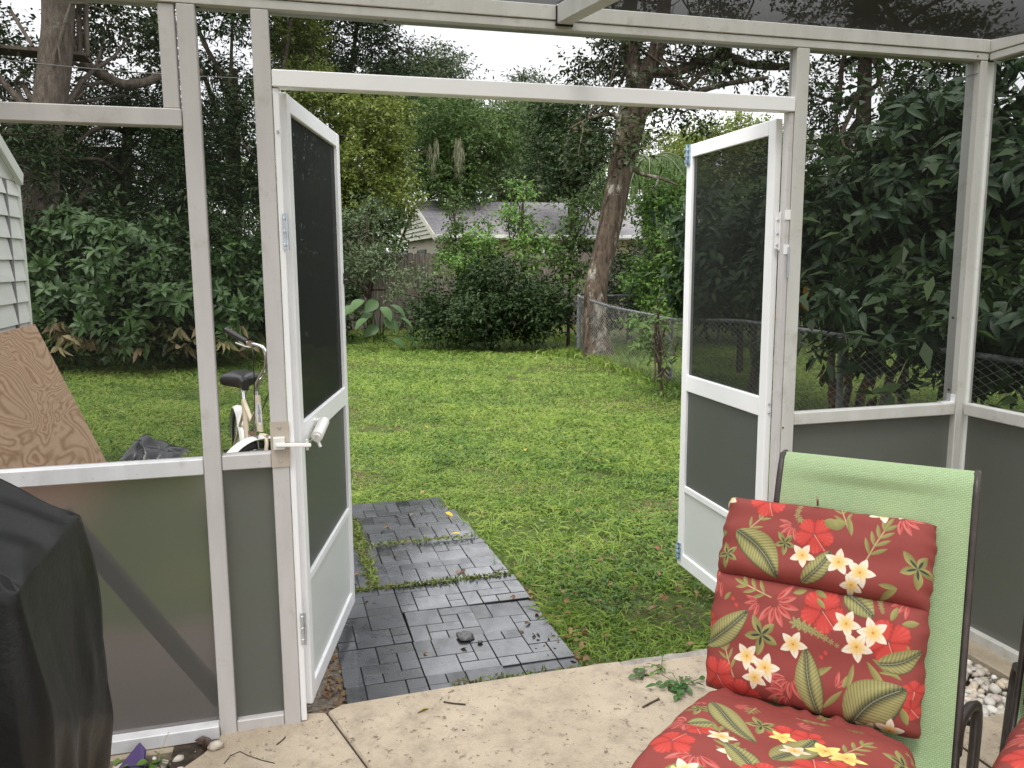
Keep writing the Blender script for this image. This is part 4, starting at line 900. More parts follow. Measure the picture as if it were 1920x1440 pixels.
Lx, Ly = x1-x0, y1-y0
for i in range(nper):
    s = i/nper*2*(Lx+Ly)
    if s < Ly: q = (x1, y1-s); nn = (1, 0)
    elif s < Ly+Lx: q = (x1-(s-Ly), y0); nn = (0, -1)
    elif s < 2*Ly+Lx: q = (x0, y0+(s-Ly-Lx)); nn = (-1, 0)
    else: q = (x0+(s-2*Ly-Lx), y1); nn = (0, 1)
    per.append((*q, *nn, s))
per = np.array(per); cxy = np.array([(x0+x1)/2, (y0+y1)/2])
def ztop(x): return 1.0+.24*(1-np.exp(-np.clip(x1-x, 0, 2)/.42))
V = []
rings_top = np.linspace(.0, .985, 26)
for k in rings_top:
    P = cxy+(per[:, :2]-cxy)*k; z = ztop(P[:, 0])+.012*np.sin(P[:, 0]*19+P[:, 1]*7)*k+.008*np.sin(P[:, 1]*33-P[:, 0]*11)
    d = np.hypot(P[:, 0]-x1, P[:, 1]-y0); z -= .02*np.exp(-(d/.07)**2)*np.cos(np.arctan2(P[:, 1]-y0, P[:, 0]-x1)*9)**2
    V.append(np.c_[P, z])
ns = 64; zt = ztop(per[:, 0])
for j in range(ns):
    h = (j/(ns-1)); z = zt*(1-h)+.03*h-.012*(h == 0); s = per[:, 4]
    tri = lambda z: 2/PI*np.arcsin(np.sin(z))
    fold = (.026*tri(s*17+1.5*np.sin(h*4)+.7)+.018*tri(s*33-h*4+np.sin(h*7))+.008*tri(s*71+h*9))*np.clip(h*1.8-.05, 0, 1)**1.1
    crease = .020*tri(h*8+s*7)*np.sin(s*11)*h*(1-h)*2+.013*tri(s*9+h*15)*(1-h)*h*3
    pinch = -.035*np.exp(-((h-.60)/.05)**2)*np.exp(-((s-.30)/.10)**2)
    out = .004+.020*np.sin(PI*np.clip(h*1.3, 0, 1))**.8-.05*np.clip(h-.5, 0, 1)+fold*.55+crease*.8+pinch
    P = per[:, :2]+per[:, 2:4]*out[:, None]
    kx = np.clip(np.minimum(np.abs(per[:, 0]-x1)+np.abs(per[:, 1]-y1), 1), 0, 1)
    cd = (per[:, :2]-cxy); cd = cd/np.linalg.norm(cd, axis=1, keepdims=True)
    for (ax_, ay_) in ((x1, y1), (x1, y0), (x0, y0), (x0, y1)):
        dc = np.hypot(per[:, 0]-ax_, per[:, 1]-ay_); g = np.exp(-(dc/.035)**2); P += (np.array([np.sign(ax_-cxy[0]), np.sign(ay_-cxy[1])])*out.mean()*.7)[None]*g[:, None]*np.array([.8, .8])
    V.append(np.c_[P, z])
V = np.array(V); nr = len(V); V = V.reshape(-1, 3); F = []
for r in range(nr-1):
    i = np.arange(nper); F.append(np.stack([r*nper+i, r*nper+(i+1) % nper, (r+1)*nper+(i+1) % nper, (r+1)*nper+i], 1))
COVER = covermat(); mesh_np('cover', V, np.concatenate(F), COVER, GR, smooth=True)
b = MB(); b.tube([(x1+.012, y0+.13, .36), (x1+.03, y0+.14, .35), (x1+.02, y0+.15, .33)], .012, 8); b.ball((x1+.075, y0+.2, .40), .012, sq=(1, 1.4, .9), jitter=.2); b.build('drawstring', BLACKP, GR)

# ------------------------------------------------------------------ shed and plywood
VIN = simple('vinyl_siding', (.66, .665, .63), (.74, .74, .705), rough=.45, scale=3, stretch=(1, 1, 4))
VTRIM = simple('vinyl_trim', (.66, .68, .62), (.72, .74, .68), rough=.45, scale=4)
SX = -1.75; YF, YN = 4.0, 1.35; ZE = 2.12
SH = thing('garden_shed', (SX-1.3, (YF+YN)/2, GZ), 'white vinyl sided shed with a pitched roof, its end wall behind the plywood sheet', 'shed')
b = MB(); yr = (YF+YN)/2; RP = .46
b.poly([(SX-.012, YN, GZ), (SX-.012, YF, GZ), (SX-.012, YF, ZE), (SX-.012, yr, ZE+(YF-yr)*RP), (SX-.012, YN, ZE)], (-2.6, 0, 0)); b.build('wall', VIN, SH)
LP = .146; ysplit = atX(14, 420, SX)[1]; b = MB()
for ya, yb in ((YN, ysplit-.016), (ysplit+.016, YF-.028)):
    z = GZ+.02
    while z < ZE-.02:
        zt_ = min(z+LP, ZE-.015)
        b.add([(SX+.016, ya, z), (SX+.016, yb, z), (SX-.006, yb, zt_), (SX-.006, ya, zt_), (SX-.011, ya, z), (SX-.011, yb, z)], [(0, 1, 2, 3), (0, 4, 5, 1), (0, 3, 4), (1, 5, 2)]); z += LP
b.build('lap_siding', VIN, SH)
b = MB(); b.box(SX-.0105, SX+.020, YF-.0275, YF+.006, GZ, ZE+.01); b.build('corner_trim', VTRIM, SH, bevel=.002)
b = MB(); b.box(SX-.0105, SX+.014, ysplit-.0155, ysplit+.0155, GZ, ZE-.02); b.build('track_strip', simple('grey_track', (.16, .155, .16), (.24, .23, .24), rough=.6, scale=30), SH)
d = np.array([0, -1, RP]); d /= np.linalg.norm(d); up = np.array([0, RP, 1.]); up /= np.linalg.norm(up); pl = np.array([SX+.02, YF+.02, ZE+.02])
b = MB()
for sg in (1, -1):
    dd = np.array([0, -sg, RP]); dd /= np.linalg.norm(dd); uu = np.array([0, sg*RP, 1.]); uu /= np.linalg.norm(uu); st = np.array([SX+.015, YF+.004 if sg > 0 else YN-.004, ZE+.004]); hl = ((YF-yr)+.004)/abs(dd[1])/2
    b.obox(st+dd*hl+np.array([.012 if sg > 0 else .010, 0, 0]), [1, 0, 0], dd, uu, .016, hl, .045)
b.build('rake_trim', VTRIM, SH, bevel=.002)
b = MB(); b.poly([(SX-.008, YF-.02, ZE-.012), (SX-.008, yr, ZE+(YF-yr)*RP-.03), (SX-.008, YN+.02, ZE-.012)], (.006, 0, 0)); b.build('gable_panel', VIN, SH)
SHROOF = simple('shed_roof', (.14, .13, .13), (.20, .19, .185), rough=.9, scale=40)
b = MB()
for sg in (1, -1):
    dd = np.array([0, -sg, RP]); dd /= np.linalg.norm(dd); uu = np.array([0, sg*RP, 1.]); uu /= np.linalg.norm(uu); st = np.array([SX-1.36, YF-.01 if sg > 0 else YN+.01, ZE+.03]); hl = ((YF-yr)-.01)/abs(dd[1])/2
    b.obox(st+dd*hl, [1, 0, 0], dd, uu, 1.34, hl, .012)
b.build('roof', SHROOF, SH)
def plymat():
    m, nt, out = newmat('plywood_grain')
    p = N(nt, 'ShaderNodeBsdfPrincipled'); p.inputs['Roughness'].default_value = .8; p.inputs['Specular IOR Level'].default_value = .15
    tc = N(nt, 'ShaderNodeTexCoord'); mp = N(nt, 'ShaderNodeMapping'); mp.inputs['Scale'].default_value = (1, .30, 1.0); mp.inputs['Rotation'].default_value = (.35, 0, 0); L(nt, tc.outputs['Object'], mp.inputs['Vector'])
    n = N(nt, 'ShaderNodeTexNoise'); n.inputs['Scale'].default_value = 3.0; n.inputs['Detail'].default_value = 2.5; n.inputs['Roughness'].default_value = .45; n.inputs['Distortion'].default_value = .7; L(nt, mp.outputs['Vector'], n.inputs['Vector'])
    mu = N(nt, 'ShaderNodeMath', operation='MULTIPLY'); mu.inputs[1].default_value = 125; L(nt, n.outputs['Fac'], mu.inputs[0])
    si = N(nt, 'ShaderNodeMath', operation='SINE'); L(nt, mu.outputs[0], si.inputs[0]); ma = N(nt, 'ShaderNodeMapRange'); ma.inputs[1].default_value = -1; ma.inputs[2].default_value = 1; L(nt, si.outputs[0], ma.inputs[0])
    f = noise(nt, 55, 4, .7, stretch=(1, .3, 1)); g = noise(nt, 1.7, 3)
    c = ramp(nt, ma.outputs[0], [(.0, (.33, .205, .125, 1)), (.3, (.41, .27, .175, 1)), (.6, (.475, .325, .22, 1)), (1, (.50, .35, .24, 1))]).outputs['Color']
    c = mixc(nt, 1.0, c, ramp(nt, f.outputs['Fac'], [(.3, (.82, .80, .78, 1)), (.7, (1, 1, 1, 1))]).outputs['Color'], 'MULTIPLY')
    c = mixc(nt, ramp(nt, g.outputs['Fac'], [(.45, (0, 0, 0, 1)), (.7, (.45, .45, .45, 1))]).outputs['Color'], c, (.40, .27, .175, 1))
    L(nt, c, p.inputs['Base Color']); L(nt, p.outputs['BSDF'], out.inputs['Surface']); return m
pa = atX(56, 611, SX+.03); pz = pa[2]; pbx = atZ(214, 890, GZ+.005)[0]
b = MB(); yn = YF-2.44; th = np.array([.008, 0, .006])
b.poly([(SX+.03, YF-.01, pz), (pbx, YF-.01, GZ+.006), (pbx, yn, GZ+.006), (SX+.03, yn, pz)], th)
tag(b.build('plywood_sheet', plymat()), 'bare plywood sheet with swirling grain leaning against the white shed', 'plywood')

# ------------------------------------------------------------------ black bag on the grass
rng = np.random.default_rng(12); n = 46; gx, gy = np.meshgrid(np.linspace(-1, 1, n), np.linspace(-1, 1, n)); r = np.maximum(np.abs(gx), np.abs(gy))
hz = np.clip(1-r**2.2, 0, 1)*(.35+.65*np.exp(-((gx+.45)/.40)**2))*.125
for k in range(9): a = rng.normal(size=2)*3.2; hz += .013*np.abs(np.sin(gx*a[0]+gy*a[1]+rng.uniform(0, 6)))*np.clip(1.15-r, 0, 1)
c = (atZ(235, 862, GZ)+atZ(345, 858, GZ))/2
P = np.stack([c[0]+gx*.25+.02*np.sin(gy*7), c[1]+gy*.20+.02*np.sin(gx*9), GZ+.005+hz], -1).reshape(-1, 3); ii = (np.arange(n-1)[:, None]*n+np.arange(n-1)[None]).ravel()
tag(mesh_np('plastic_bag', P, np.stack([ii, ii+1, ii+n+1, ii+n], 1), simple('bag_plastic', (.008, .008, .010), (.015, .015, .017), rough=.25, scale=8, bump=.3, bscale=30)), 'crumpled black plastic bag on the grass beside the plywood', 'bag')

# ------------------------------------------------------------------ bicycle behind the left door post
CREAM = simple('cream_paint', (.62, .53, .40), (.70, .61, .47), rough=.3, scale=8); RUBB = simple('tyre_rubber', (.014, .014, .014), rough=.7); FWHITE = simple('fender_white', (.72, .71, .68), rough=.3)
hd = atD(484, 765, 4.65); fdir = np.array([.16, -.987]); ang = math.atan2(fdir[1], fdir[0])
BK = thing('bicycle', (hd[0], hd[1], GZ), 'cream cruiser bicycle with black saddle standing on the lawn behind the left post', 'bicycle', rotz=ang)
R = .31; Z0 = R+.005                                                   # local: x forward, z up from the ground, origin below the head tube
hb, ht = (.03, 0, .66), (-.02, 0, .86)
rear = (-.98, 0, Z0); bbk = (-.52, 0, .30); stt = (-.64, 0, .74)
b = MB(); b.tube([hb, ht], .019, 14); b.tube([(.0, 0, .72), bbk], .016, 12); b.tube([(-.01, 0, .79), (-.3, 0, .66), stt], .014, 12); b.tube([bbk, stt], .016, 12)
for s in (-1, 1): b.tube([bbk, (rear[0], s*.06, rear[2])], .009, 8); b.tube([(stt[0], 0, stt[2]-.06), (rear[0], s*.06, rear[2])], .009, 8)
b.build('frame', CREAM, BK, local=True)
st_ang = math.radians(52); sdx, sdy = math.cos(st_ang), -math.sin(st_ang)      # the front wheel is turned
def wheel(c, ax, name):
    ax = np.array(ax, float); b = MB(); b.torus(c, ax, R-.022, .022, 44, 10); ob = b.build(name, RUBB, BK, local=True)
    m = MB(); m.torus(c, ax, R-.050, .010, 44, 6); m.build('rim', CHROME, ob, local=True)
    m = MB(); e1 = np.cross(ax, [0, 0, 1.]); e1 /= np.linalg.norm(e1); e2 = np.cross(ax, e1); c = np.array(c)
    for k in range(28):
        th = 2*PI*k/28; d_ = e1*math.cos(th)+e2*math.sin(th); m.tube([c+ax*.02*(-1)**k, c+d_*(R-.05)], .0012, 4)
    m.tube([c-ax*.045, c+ax*.045], .014, 10); m.build('spokes', CHROME, ob, local=True)
    return ob
fc = np.array([.03+.055*sdx+.03, .055*sdy, Z0]); fax = np.array([-sdy, sdx, 0])
wheel(fc, fax, 'front_wheel'); wheel(rear, (0, 1, 0), 'rear_wheel')
def fender(c, ax, a0, a1):
    b = MB(); ax = np.array(ax, float); e1 = np.array([ax[1], -ax[0], 0]); c = np.array(c); V = []; F = []; n = 30
    for i in range(n+1):
        th = a0+(a1-a0)*i/n
        for j, (o_, rr_) in enumerate(((-.032, R+.012), (-.022, R+.024), (0, R+.029), (.022, R+.024), (.032, R+.012))): V.append(c+(e1*math.cos(th)+np.array([0, 0, 1])*math.sin(th))*rr_+ax*o_)
    for i in range(n):
        for j in range(4): F.append((i*5+j, (i+1)*5+j, (i+1)*5+j+1, i*5+j+1))
    b.add(V, F, True); return b.build('fender', FWHITE, BK, local=True)
fender(fc, fax, math.radians(15), math.radians(165)); fender(rear, (0, 1, 0), math.radians(15), math.radians(170))
b = MB(); cr = np.array([.045, 0, .645])
for s in (-1, 1):
    o_ = fax*.052*s; b.tube(smoothpath([cr+o_*.5, cr+o_+np.array([.01*sdx, .01*sdy, -.03]), fc+o_+np.array([-.02*sdx, -.02*sdy, .2]), fc+o_], 14), .011, 10)
b.tube([cr-fax*.05, cr+fax*.05], .012, 8); b.build('fork', CREAM, BK, local=True)
inv = Matrix.LocRotScale(BK.location, BK.rotation_euler, BK.scale).inverted()
def bl(u, v, d): return np.array(inv @ Vector(atD(u, v, d)))
cl_ = bl(500, 672, 4.56); b = MB(); b.tube(smoothpath([ht, (ht[0]-.004, 0, ht[2]+.05), bl(489, 706, 4.63), bl(498, 690, 4.58), cl_], 16), .0125, 10)
bars = {}; lp_ = [cl_, bl(497, 660, 4.56), bl(493, 652, 4.56), bl(484, 648, 4.57), bl(466, 643, 4.60), bl(446, 632, 4.64), bl(424, 619, 4.68)]; bars[-1] = smoothpath(lp_, 40)
mir = bl(500, 672, 4.56); ax_ = nrm((lp_[5]-lp_[3])[None])[0]; ax_[2] = 0
bars[1] = smoothpath([mir]+[mir*2-p+np.array([0, 0, 2*(p[2]-mir[2])]) for p in lp_[1:]], 40)
for s in (-1, 1): b.tube(bars[s], .011, 10)
b.build('handlebar', CHROME, BK, local=True)
for s in (-1, 1):
    b = MB(); b.tube(bars[s][-20:], [.0165]*19+[.0185], 10); b.build('grip', BLACKP, BK, local=True)
    q = bars[s][16]; b = MB(); b.tube([q+np.array([.015, 0, -.02]), bars[s][22]+np.array([.025, 0, -.03]), bars[s][31]+np.array([.035, 0, -.04])], .006, 6); b.obox(q, fax, [sdx, sdy, 0], [0, 0, 1], .016, .014, .018); b.build('brake_lever', CHROME, BK, local=True)
b = MB(); b.tube(smoothpath([bars[-1][16], bars[-1][16]+np.array([.05, 0, -.06]), np.array([.02, -.02, .82]), fc+np.array([0, 0, R+.06])], 20), .003, 6); b.tube(smoothpath([bars[1][16], (.06, .06, .9), (-.2, .02, .70), (-.75, .03, .6)], 20), .003, 6); b.build('brake_cable', BLACKP, BK, local=True)
b = MB(); b.obox(fc+np.array([.035*sdx*0, 0, R+.045]), fax, [sdx, sdy, 0], [0, 0, 1], .03, .01, .012); b.tube([fc+np.array([0, 0, R+.04])-fax*.03, fc+np.array([0, 0, R-.04])-fax*.034], .006, 6); b.tube([fc+np.array([0, 0, R+.1])+fax*.015, fc+np.array([0, 0, R-.04])+fax*.03], .006, 6); b.build('brake_caliper', CHROME, BK, local=True)
b = MB(); sp = np.array([-.68, 0, .80]); b.tube([stt, sp+np.array([0, 0, .02])], .013, 10); b.build('seat_post', CHROME, BK, local=True)
n1, n2 = 26, 18; V = []; F = []
for i in range(n1):
    t = i/(n1-1); x = sp[0]+.16-t*.29; hw_ = .022+.105*np.clip((t-.35)/.45, 0, 1)**1.4*(1-np.clip((t-.9)/.1, 0, 1)**2*.35)
    for j in range(n2):
        th = 2*PI*j/n2; yy = hw_*math.copysign(abs(math.cos(th))**.7, math.cos(th)); zz = (.030+.012*t)*math.copysign(abs(math.sin(th))**.8, math.sin(th))*(1 if math.sin(th) > 0 else 1.2)
        V.append((x, yy, sp[2]+.055+.02*t**2+zz-.010*abs(math.cos(th))))
for i in range(n1-1):
    for j in range(n2): F.append((i*n2+j, (i+1)*n2+j, (i+1)*n2+(j+1) % n2, i*n2+(j+1) % n2))
b = MB(); b.add(V, F, True); b.add(V[:n2], [tuple(range(n2))]); b.add(V[-n2:], [tuple(range(n2))[::-1]]); b.build('saddle', simple('saddle_vinyl', (.012, .012, .012), rough=.3), BK, local=True)
b = MB(); b.torus((-.52, .05, .30), (0, 1, 0), .08, .005, 24, 6); b.tube([(-.52, .05, .30), (-.42, .06, .18)], .008, 6); b.tube([(-.52, -.05, .30), (-.62, -.06, .42)], .008, 6); b.obox((-.42, .10, .18), [1, 0, 0], [0, 1, 0], [0, 0, 1], .04, .04, .012); b.obox((-.62, -.10, .42), [1, 0, 0], [0, 1, 0], [0, 0, 1], .04, .04, .012); b.build('crankset', CHROME, BK, local=True)
b = MB(); b.tube([(-.60, -.04, .30), (-.70, -.2, .0)], .007, 6); b.build('kickstand', CHROME, BK, local=True)
ba = np.array(ht)-np.array(hb); ba /= np.linalg.norm(ba); bc = (np.array(hb)+np.array(ht))/2; fwd = np.cross([0, 1, 0], ba); fwd = fwd if fwd[0] > 0 else -fwd
b = MB(); pts_ = []
for k in range(20):
    th = 2*PI*k/20; pts_.append((math.cos(th)*.0155, math.sin(th)*.066))
V = [bc+fwd*(math.sqrt(max(.0196**2-p[0]**2, 0))+.0012)+np.array([0, 1, 0])*p[0]+ba*p[1] for p in pts_]; b.poly(V); bdg = b.build('head_badge', simple('badge_white', (.72, .74, .76), rough=.3), BK, local=True)
tx = bpy.data.curves.new('badge_text', 'FONT'); tx.body = 'S\nC\nH\nW\nI\nN\nN'; tx.size = .0175; tx.align_x = 'CENTER'; tx.align_y = 'CENTER'; tx.space_line = .82; tx.extrude = .0004; tx.materials.append(simple('badge_blue', (.02, .05, .16), rough=.4))
tmp = link(bpy.data.objects.new('lettering_curve', tx)); dg = bpy.context.evaluated_depsgraph_get(); lme = bpy.data.meshes.new_from_object(tmp.evaluated_get(dg)); bpy.data.objects.remove(tmp)
to = link(bpy.data.objects.new('lettering', lme)); to.parent = bdg
side = np.array([0, 1, 0.]); M4 = Matrix(((side[0], ba[0], fwd[0], 0), (side[1], ba[1], fwd[1], 0), (side[2], ba[2], fwd[2], 0), (0, 0, 0, 1)))
to.matrix_local = Matrix.Translation(Vector(bc+fwd*.0218)) @ M4
# ------------------------------------------------------------------ trees and shrubs
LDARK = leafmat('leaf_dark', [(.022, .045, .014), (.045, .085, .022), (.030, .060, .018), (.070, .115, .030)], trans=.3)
LMID = leafmat('leaf_mid', [(.045, .085, .022), (.085, .14, .035), (.060, .11, .028), (.12, .17, .045)], trans=.35)
LYEL = leafmat('leaf_yellowgreen', [(.10, .14, .028), (.17, .20, .040), (.13, .17, .033), (.075, .11, .025)], trans=.4)
LBRI = leafmat('leaf_bright', [(.085, .17, .035), (.14, .24, .050), (.10, .19, .040), (.055, .11, .028)], trans=.35)
LGREY = leafmat('leaf_greygreen', [(.065, .095, .045), (.10, .135, .065), (.080, .115, .050), (.13, .16, .075)], trans=.3)
LOAK = leafmat('leaf_oak', [(.022, .040, .013), (.050, .080, .022), (.034, .056, .017), (.085, .11, .030)], trans=.25)
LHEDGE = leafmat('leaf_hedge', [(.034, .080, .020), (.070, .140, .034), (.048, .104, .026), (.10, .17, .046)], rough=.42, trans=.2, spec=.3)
LPALM = leafmat('leaf_palmate', [(.022, .056, .022), (.042, .088, .030), (.030, .070, .025), (.060, .112, .038)], rough=.45, trans=.25, spec=.28)
LMOSS = leafmat('spanish_moss', [(.20, .21, .13), (.30, .30, .19)], rough=.9, trans=.2)
def barkmat(name, a, b, lich, sc=1.0, l0=.58):
    m, nt, out = newmat(name)
    p = N(nt, 'ShaderNodeBsdfPrincipled'); p.inputs['Roughness'].default_value = .95; p.inputs['Specular IOR Level'].default_value = .1
    n = noise(nt, 16*sc, 6, .7, stretch=(1, 1, .22)); q = noise(nt, 4.5*sc, 6, .75, stretch=(1, 1, .6)); k = noise(nt, 34*sc, 4, .6, stretch=(1, 1, .7))
    c = ramp(nt, n.outputs['Fac'], [(.32, lin(a)), (.68, lin(b))]).outputs['Color']
    c = mixc(nt, ramp(nt, q.outputs['Fac'], [(l0, (0, 0, 0, 1)), (l0+.12, (.85, .85, .85, 1))]).outputs['Color'], c, lin(lich))
    L(nt, c, p.inputs['Base Color']); b1 = N(nt, 'ShaderNodeBump'); b1.inputs['Strength'].default_value = 1.0; b1.inputs['Distance'].default_value = .06; L(nt, n.outputs['Fac'], b1.inputs['Height'])
    b2 = N(nt, 'ShaderNodeBump'); b2.inputs['Strength'].default_value = .8; b2.inputs['Distance'].default_value = .02; L(nt, k.outputs['Fac'], b2.inputs['Height']); L(nt, b1.outputs['Normal'], b2.inputs['Normal'])
    L(nt, b2.outputs['Normal'], p.inputs['Normal']); L(nt, p.outputs['BSDF'], out.inputs['Surface']); return m
BARK = barkmat('oak_bark', (.022, .016, .011), (.145, .110, .082), (.40, .39, .33), .8, .545)
BARKD = barkmat('dark_bark', (.035, .026, .019), (.12, .095, .072), (.17, .16, .13), l0=.62)
BARKG = barkmat('grey_bark', (.075, .060, .050), (.20, .165, .135), (.26, .25, .21), l0=.60)
def tree(name, label, cat, trunk, blobs, n, ll, lw, puff, mat, seed, group=None, bark=BARKD, limbs=10, per_puff=40, st=0, shell=.45, m=6, droop=.25, sides=9, lr=.55):
    """trunk = [(u, v, depth, radius) ...] from the ground up; the limbs reach from the trunk into the crown"""
    pts = [atD(u, v, d) for u, v, d, r in trunk]; rad = [r for *_, r in trunk]; base = pts[0].copy(); base[2] = GZ; pts[0] = base-np.array([0, 0, .1])
    T = thing(name, tuple(base), label, cat, group); rng = np.random.default_rng(seed); b = MB()
    sp = smoothpath(pts, max(8, 5*len(pts))); rs = np.interp(np.linspace(0, 1, len(sp)), np.linspace(0, 1, len(rad)), rad); b.tube(sp, list(rs), sides, cap=False, jitter=.05, seed=seed)
    for k in range(limbs):
        c, r = blobs[int(rng.integers(len(blobs)))]; e = c+rdir(1, rng)[0]*r*.75; i = int(rng.uniform(.45, 1)*(len(sp)-1)); lp = limb(b, sp[i], e, rs[i]*lr, .012, rng, .18)
        for q in range(2): j = int(rng.integers(2, len(lp)-1)); limb(b, lp[j], lp[j]+rdir(1, rng)[0]*r*.5, rs[i]*lr*.36, .008, rng, .15, 5, 5)
    b.build('trunk', bark, T)
    V, F = foliage(blobs, n, ll, lw, puff, seed, m=m, per_puff=per_puff, st=st, shell=shell, droop=droop)
    mesh_np('crown', V, F, mat, T); return T

# the leaning oak by the wire fence
OS = 13.65/12
def atDo(u, v, d): return atD(u, v, d*OS)
def Bo(u, v, d, ru, rv, rd): return B(u, v, d*OS, ru, rv, rd*OS)
ok = [(1124, 705, 11.9, .27), (1122, 668, 11.9, .205), (1118, 640, 12.0, .180), (1117, 560, 12.0, .162), (1121, 520, 12.0, .160), (1140, 440, 12.0, .170), (1158, 350, 12.0, .170), (1172, 280, 12.0, .185), (1186, 215, 12.0, .215), (1196, 165, 12.0, .19)]
OKB = [Bo(1128, 118, 12.2, 46, 50, 1.2), Bo(1130, 255, 11.5, 70, 60, 1.0), Bo(1090, 300, 12.6, 70, 50, 1.0), Bo(1250, 95, 12.0, 70, 60, 1.3), Bo(1330, 110, 12.5, 90, 60, 1.4), Bo(1430, 120, 12.3, 70, 70, 1.2), Bo(1180, 60, 12.0, 110, 60, 1.4), Bo(1250, 215, 12.2, 80, 25, .9), Bo(1380, 60, 12, 120, 60, 1.5), Bo(1105, 190, 12.8, 34, 36, .9), Bo(1275, 180, 11.2, 60, 30, .9), Bo(1150, -60, 12, 130, 70, 1.5), Bo(1380, -40, 12, 160, 70, 1.5), Bo(1280, -220, 12, 220, 110, 1.8)]  # last three blobs added above the view to block sky on the right
T = thing('oak_tree', tuple(atDo(1122, 668, 12.0)*np.array([1, 1, 0])+np.array([0, 0, GZ])), 'leaning oak with a lichen-spotted brown trunk behind the wire fence post', 'tree')
b = MB(); pts = [atDo(u, v, d) for u, v, d, r in ok]; sp = smoothpath(pts, 60); rs = OS*np.interp(np.linspace(0, 1, 60), np.linspace(0, 1, len(ok)), [r for *_, r in ok])
rng = np.random.default_rng(40); b.tube(sp, list(rs), 24, cap=False, jitter=.03, seed=3)
def pl(pxs, r0, r1, sd=0, sides=9): pp = smoothpath([atDo(u, v, d) for u, v, d in pxs], 22); b.tube(pp, list(OS*np.linspace(r0, r1, 22)), sides, cap=False, jitter=.05, seed=sd); return pp
br = [pl([(1193, 170, 12), (1184, 100, 12), (1182, 30, 12), (1180, -80, 12)], .13, .08, 1, 12), pl([(1197, 168, 12), (1225, 110, 11.9), (1240, 60, 11.8), (1250, -60, 11.7)], .135, .08, 2, 12),
      pl([(1215, 135, 12), (1262, 135, 12.1), (1310, 118, 12.2), (1347, 103, 12.2), (1413, 122, 12.3), (1490, 126, 12.4)], .085, .05, 3), pl([(1190, 222, 12), (1240, 195, 11.7), (1290, 178, 11.6), (1350, 160, 11.7), (1440, 145, 11.8)], .06, .025, 4),
      pl([(1250, 150, 12), (1290, 160, 12.1), (1330, 120, 12.2), (1370, 80, 12.2)], .045, .02, 5), pl([(1185, 235, 12), (1150, 215, 11.9), (1110, 220, 11.8), (1070, 240, 11.9)], .04, .014, 6), pl([(1180, 310, 12), (1200, 325, 11.9), (1240, 335, 11.8), (1272, 348, 11.8)], .035, .016, 7), pl([(1235, 335, 11.8), (1228, 352, 11.8), (1222, 362, 11.8)], .016, .006, 8)]
br += [pl([(1192, 250, 12), (1203, 262, 11.95), (1208, 275, 11.9)], .012, .008, 9)]
for k in range(46):
    c, r = OKB[int(rng.integers(len(OKB)))]; s_ = br[int(rng.integers(6))]; q = s_[int(rng.integers(6, 22))]; e = c+rdir(1, rng)[0]*r*.8
    if np.linalg.norm(e-q) < 2.6: limb(b, q, e, .022, .005, rng, .2, 6, 5)
b.build('trunk', BARK, T); V, F = foliage(OKB, 18000, .095, .047, .28, 41, m=7, per_puff=45, st=1, shell=.6); mesh_np('crown', V, F, LOAK, T)
# big tree on the left with the old tree house
LB = [B(-40, 60, 15, 120, 130, 2), B(240, 70, 17, 100, 90, 2), B(20, 170, 15.5, 120, 60, 1.5), B(180, -20, 15, 160, 90, 2), B(300, 140, 17.5, 60, 60, 1.5), B(-120, 200, 16, 120, 130, 2), B(130, 130, 18, 110, 60, 1.5)]
tree('oak_tree', 'thick grey trunked tree rising at the top left behind the hedge', 'tree', [(60, 560, 14, .42), (74, 330, 14, .36), (93, 200, 14, .31), (103, 120, 14, .265), (108, 30, 14, .25), (112, -80, 14, .24)], LB, 17000, .12, .06, .35, LOAK, 50, bark=BARKG, limbs=16, per_puff=50, sides=14, st=1, lr=.24)
b = MB(); rng = np.random.default_rng(51)
TH_ = thing('tree_house', tuple(atD(100, 100, 14.3)*np.array([1, 1, 0])+np.array([0, 0, GZ])), 'weathered plank platform of an old tree house up in the left tree', 'tree house')
WOOD = simple('weathered_wood', (.07, .052, .038), (.17, .135, .105), rough=.9, scale=10, stretch=(1, 1, .2), bump=.4)
p0, p1 = atD(-60, 88, 14.1), atD(165, 108, 14.6)
b = MB(); b.obox((p0+p1)/2, p1-p0, [0, 1, 0], np.cross(p1-p0, [0, 1, 0]), np.linalg.norm(p1-p0)/2, .3, .028); b.build('platform', WOOD, TH_)
b = MB()
for u in (137, 150, 163): b.tube([atD(u, 106, 14.5), atD(u-4, -60, 14.6)], .045, 4)
b.tube([atD(132, 62, 14.5), atD(146, 108, 14.5)], .03, 4); b.tube([atD(20, 20, 14.3), atD(62, 88, 14.2)], .04, 4); b.build('railing', WOOD, TH_)
b = MB(); b.tube(smoothpath([atD(150, 118, 15), atD(190, 140, 15.2), (atD(230, 158, 15.4)), atD(270, 155, 15.6), atD(310, 140, 15.8), atD(380, 136, 16)], 24), list(np.linspace(.10, .07, 24)), 9, jitter=.06); tag(b.build('fallen_limb', BARKG), 'sagging mossy grey limb hanging between the left trees', 'limb')
def G(seed): return np.random.default_rng(seed)
tree('cedar_tree', 'dark feathery cedar standing behind the left hedge', 'tree', [(230, 560, 18, .2), (235, 380, 18, .16), (240, 220, 18, .1)], [B(110, 330, 17, 90, 90, 1.6), B(230, 290, 18, 110, 110, 1.8), B(330, 330, 17.5, 80, 110, 1.6), B(60, 260, 18, 90, 80, 1.6), B(300, 230, 18.5, 110, 60, 1.6), B(-30, 330, 17, 100, 120, 1.5), B(200, 400, 16.5, 190, 50, 1.2), B(70, 330, 13.4, 70, 80, .6), B(20, 260, 13.4, 60, 60, .5)], 48000, .13, .035, .30, LDARK, 52, limbs=12)
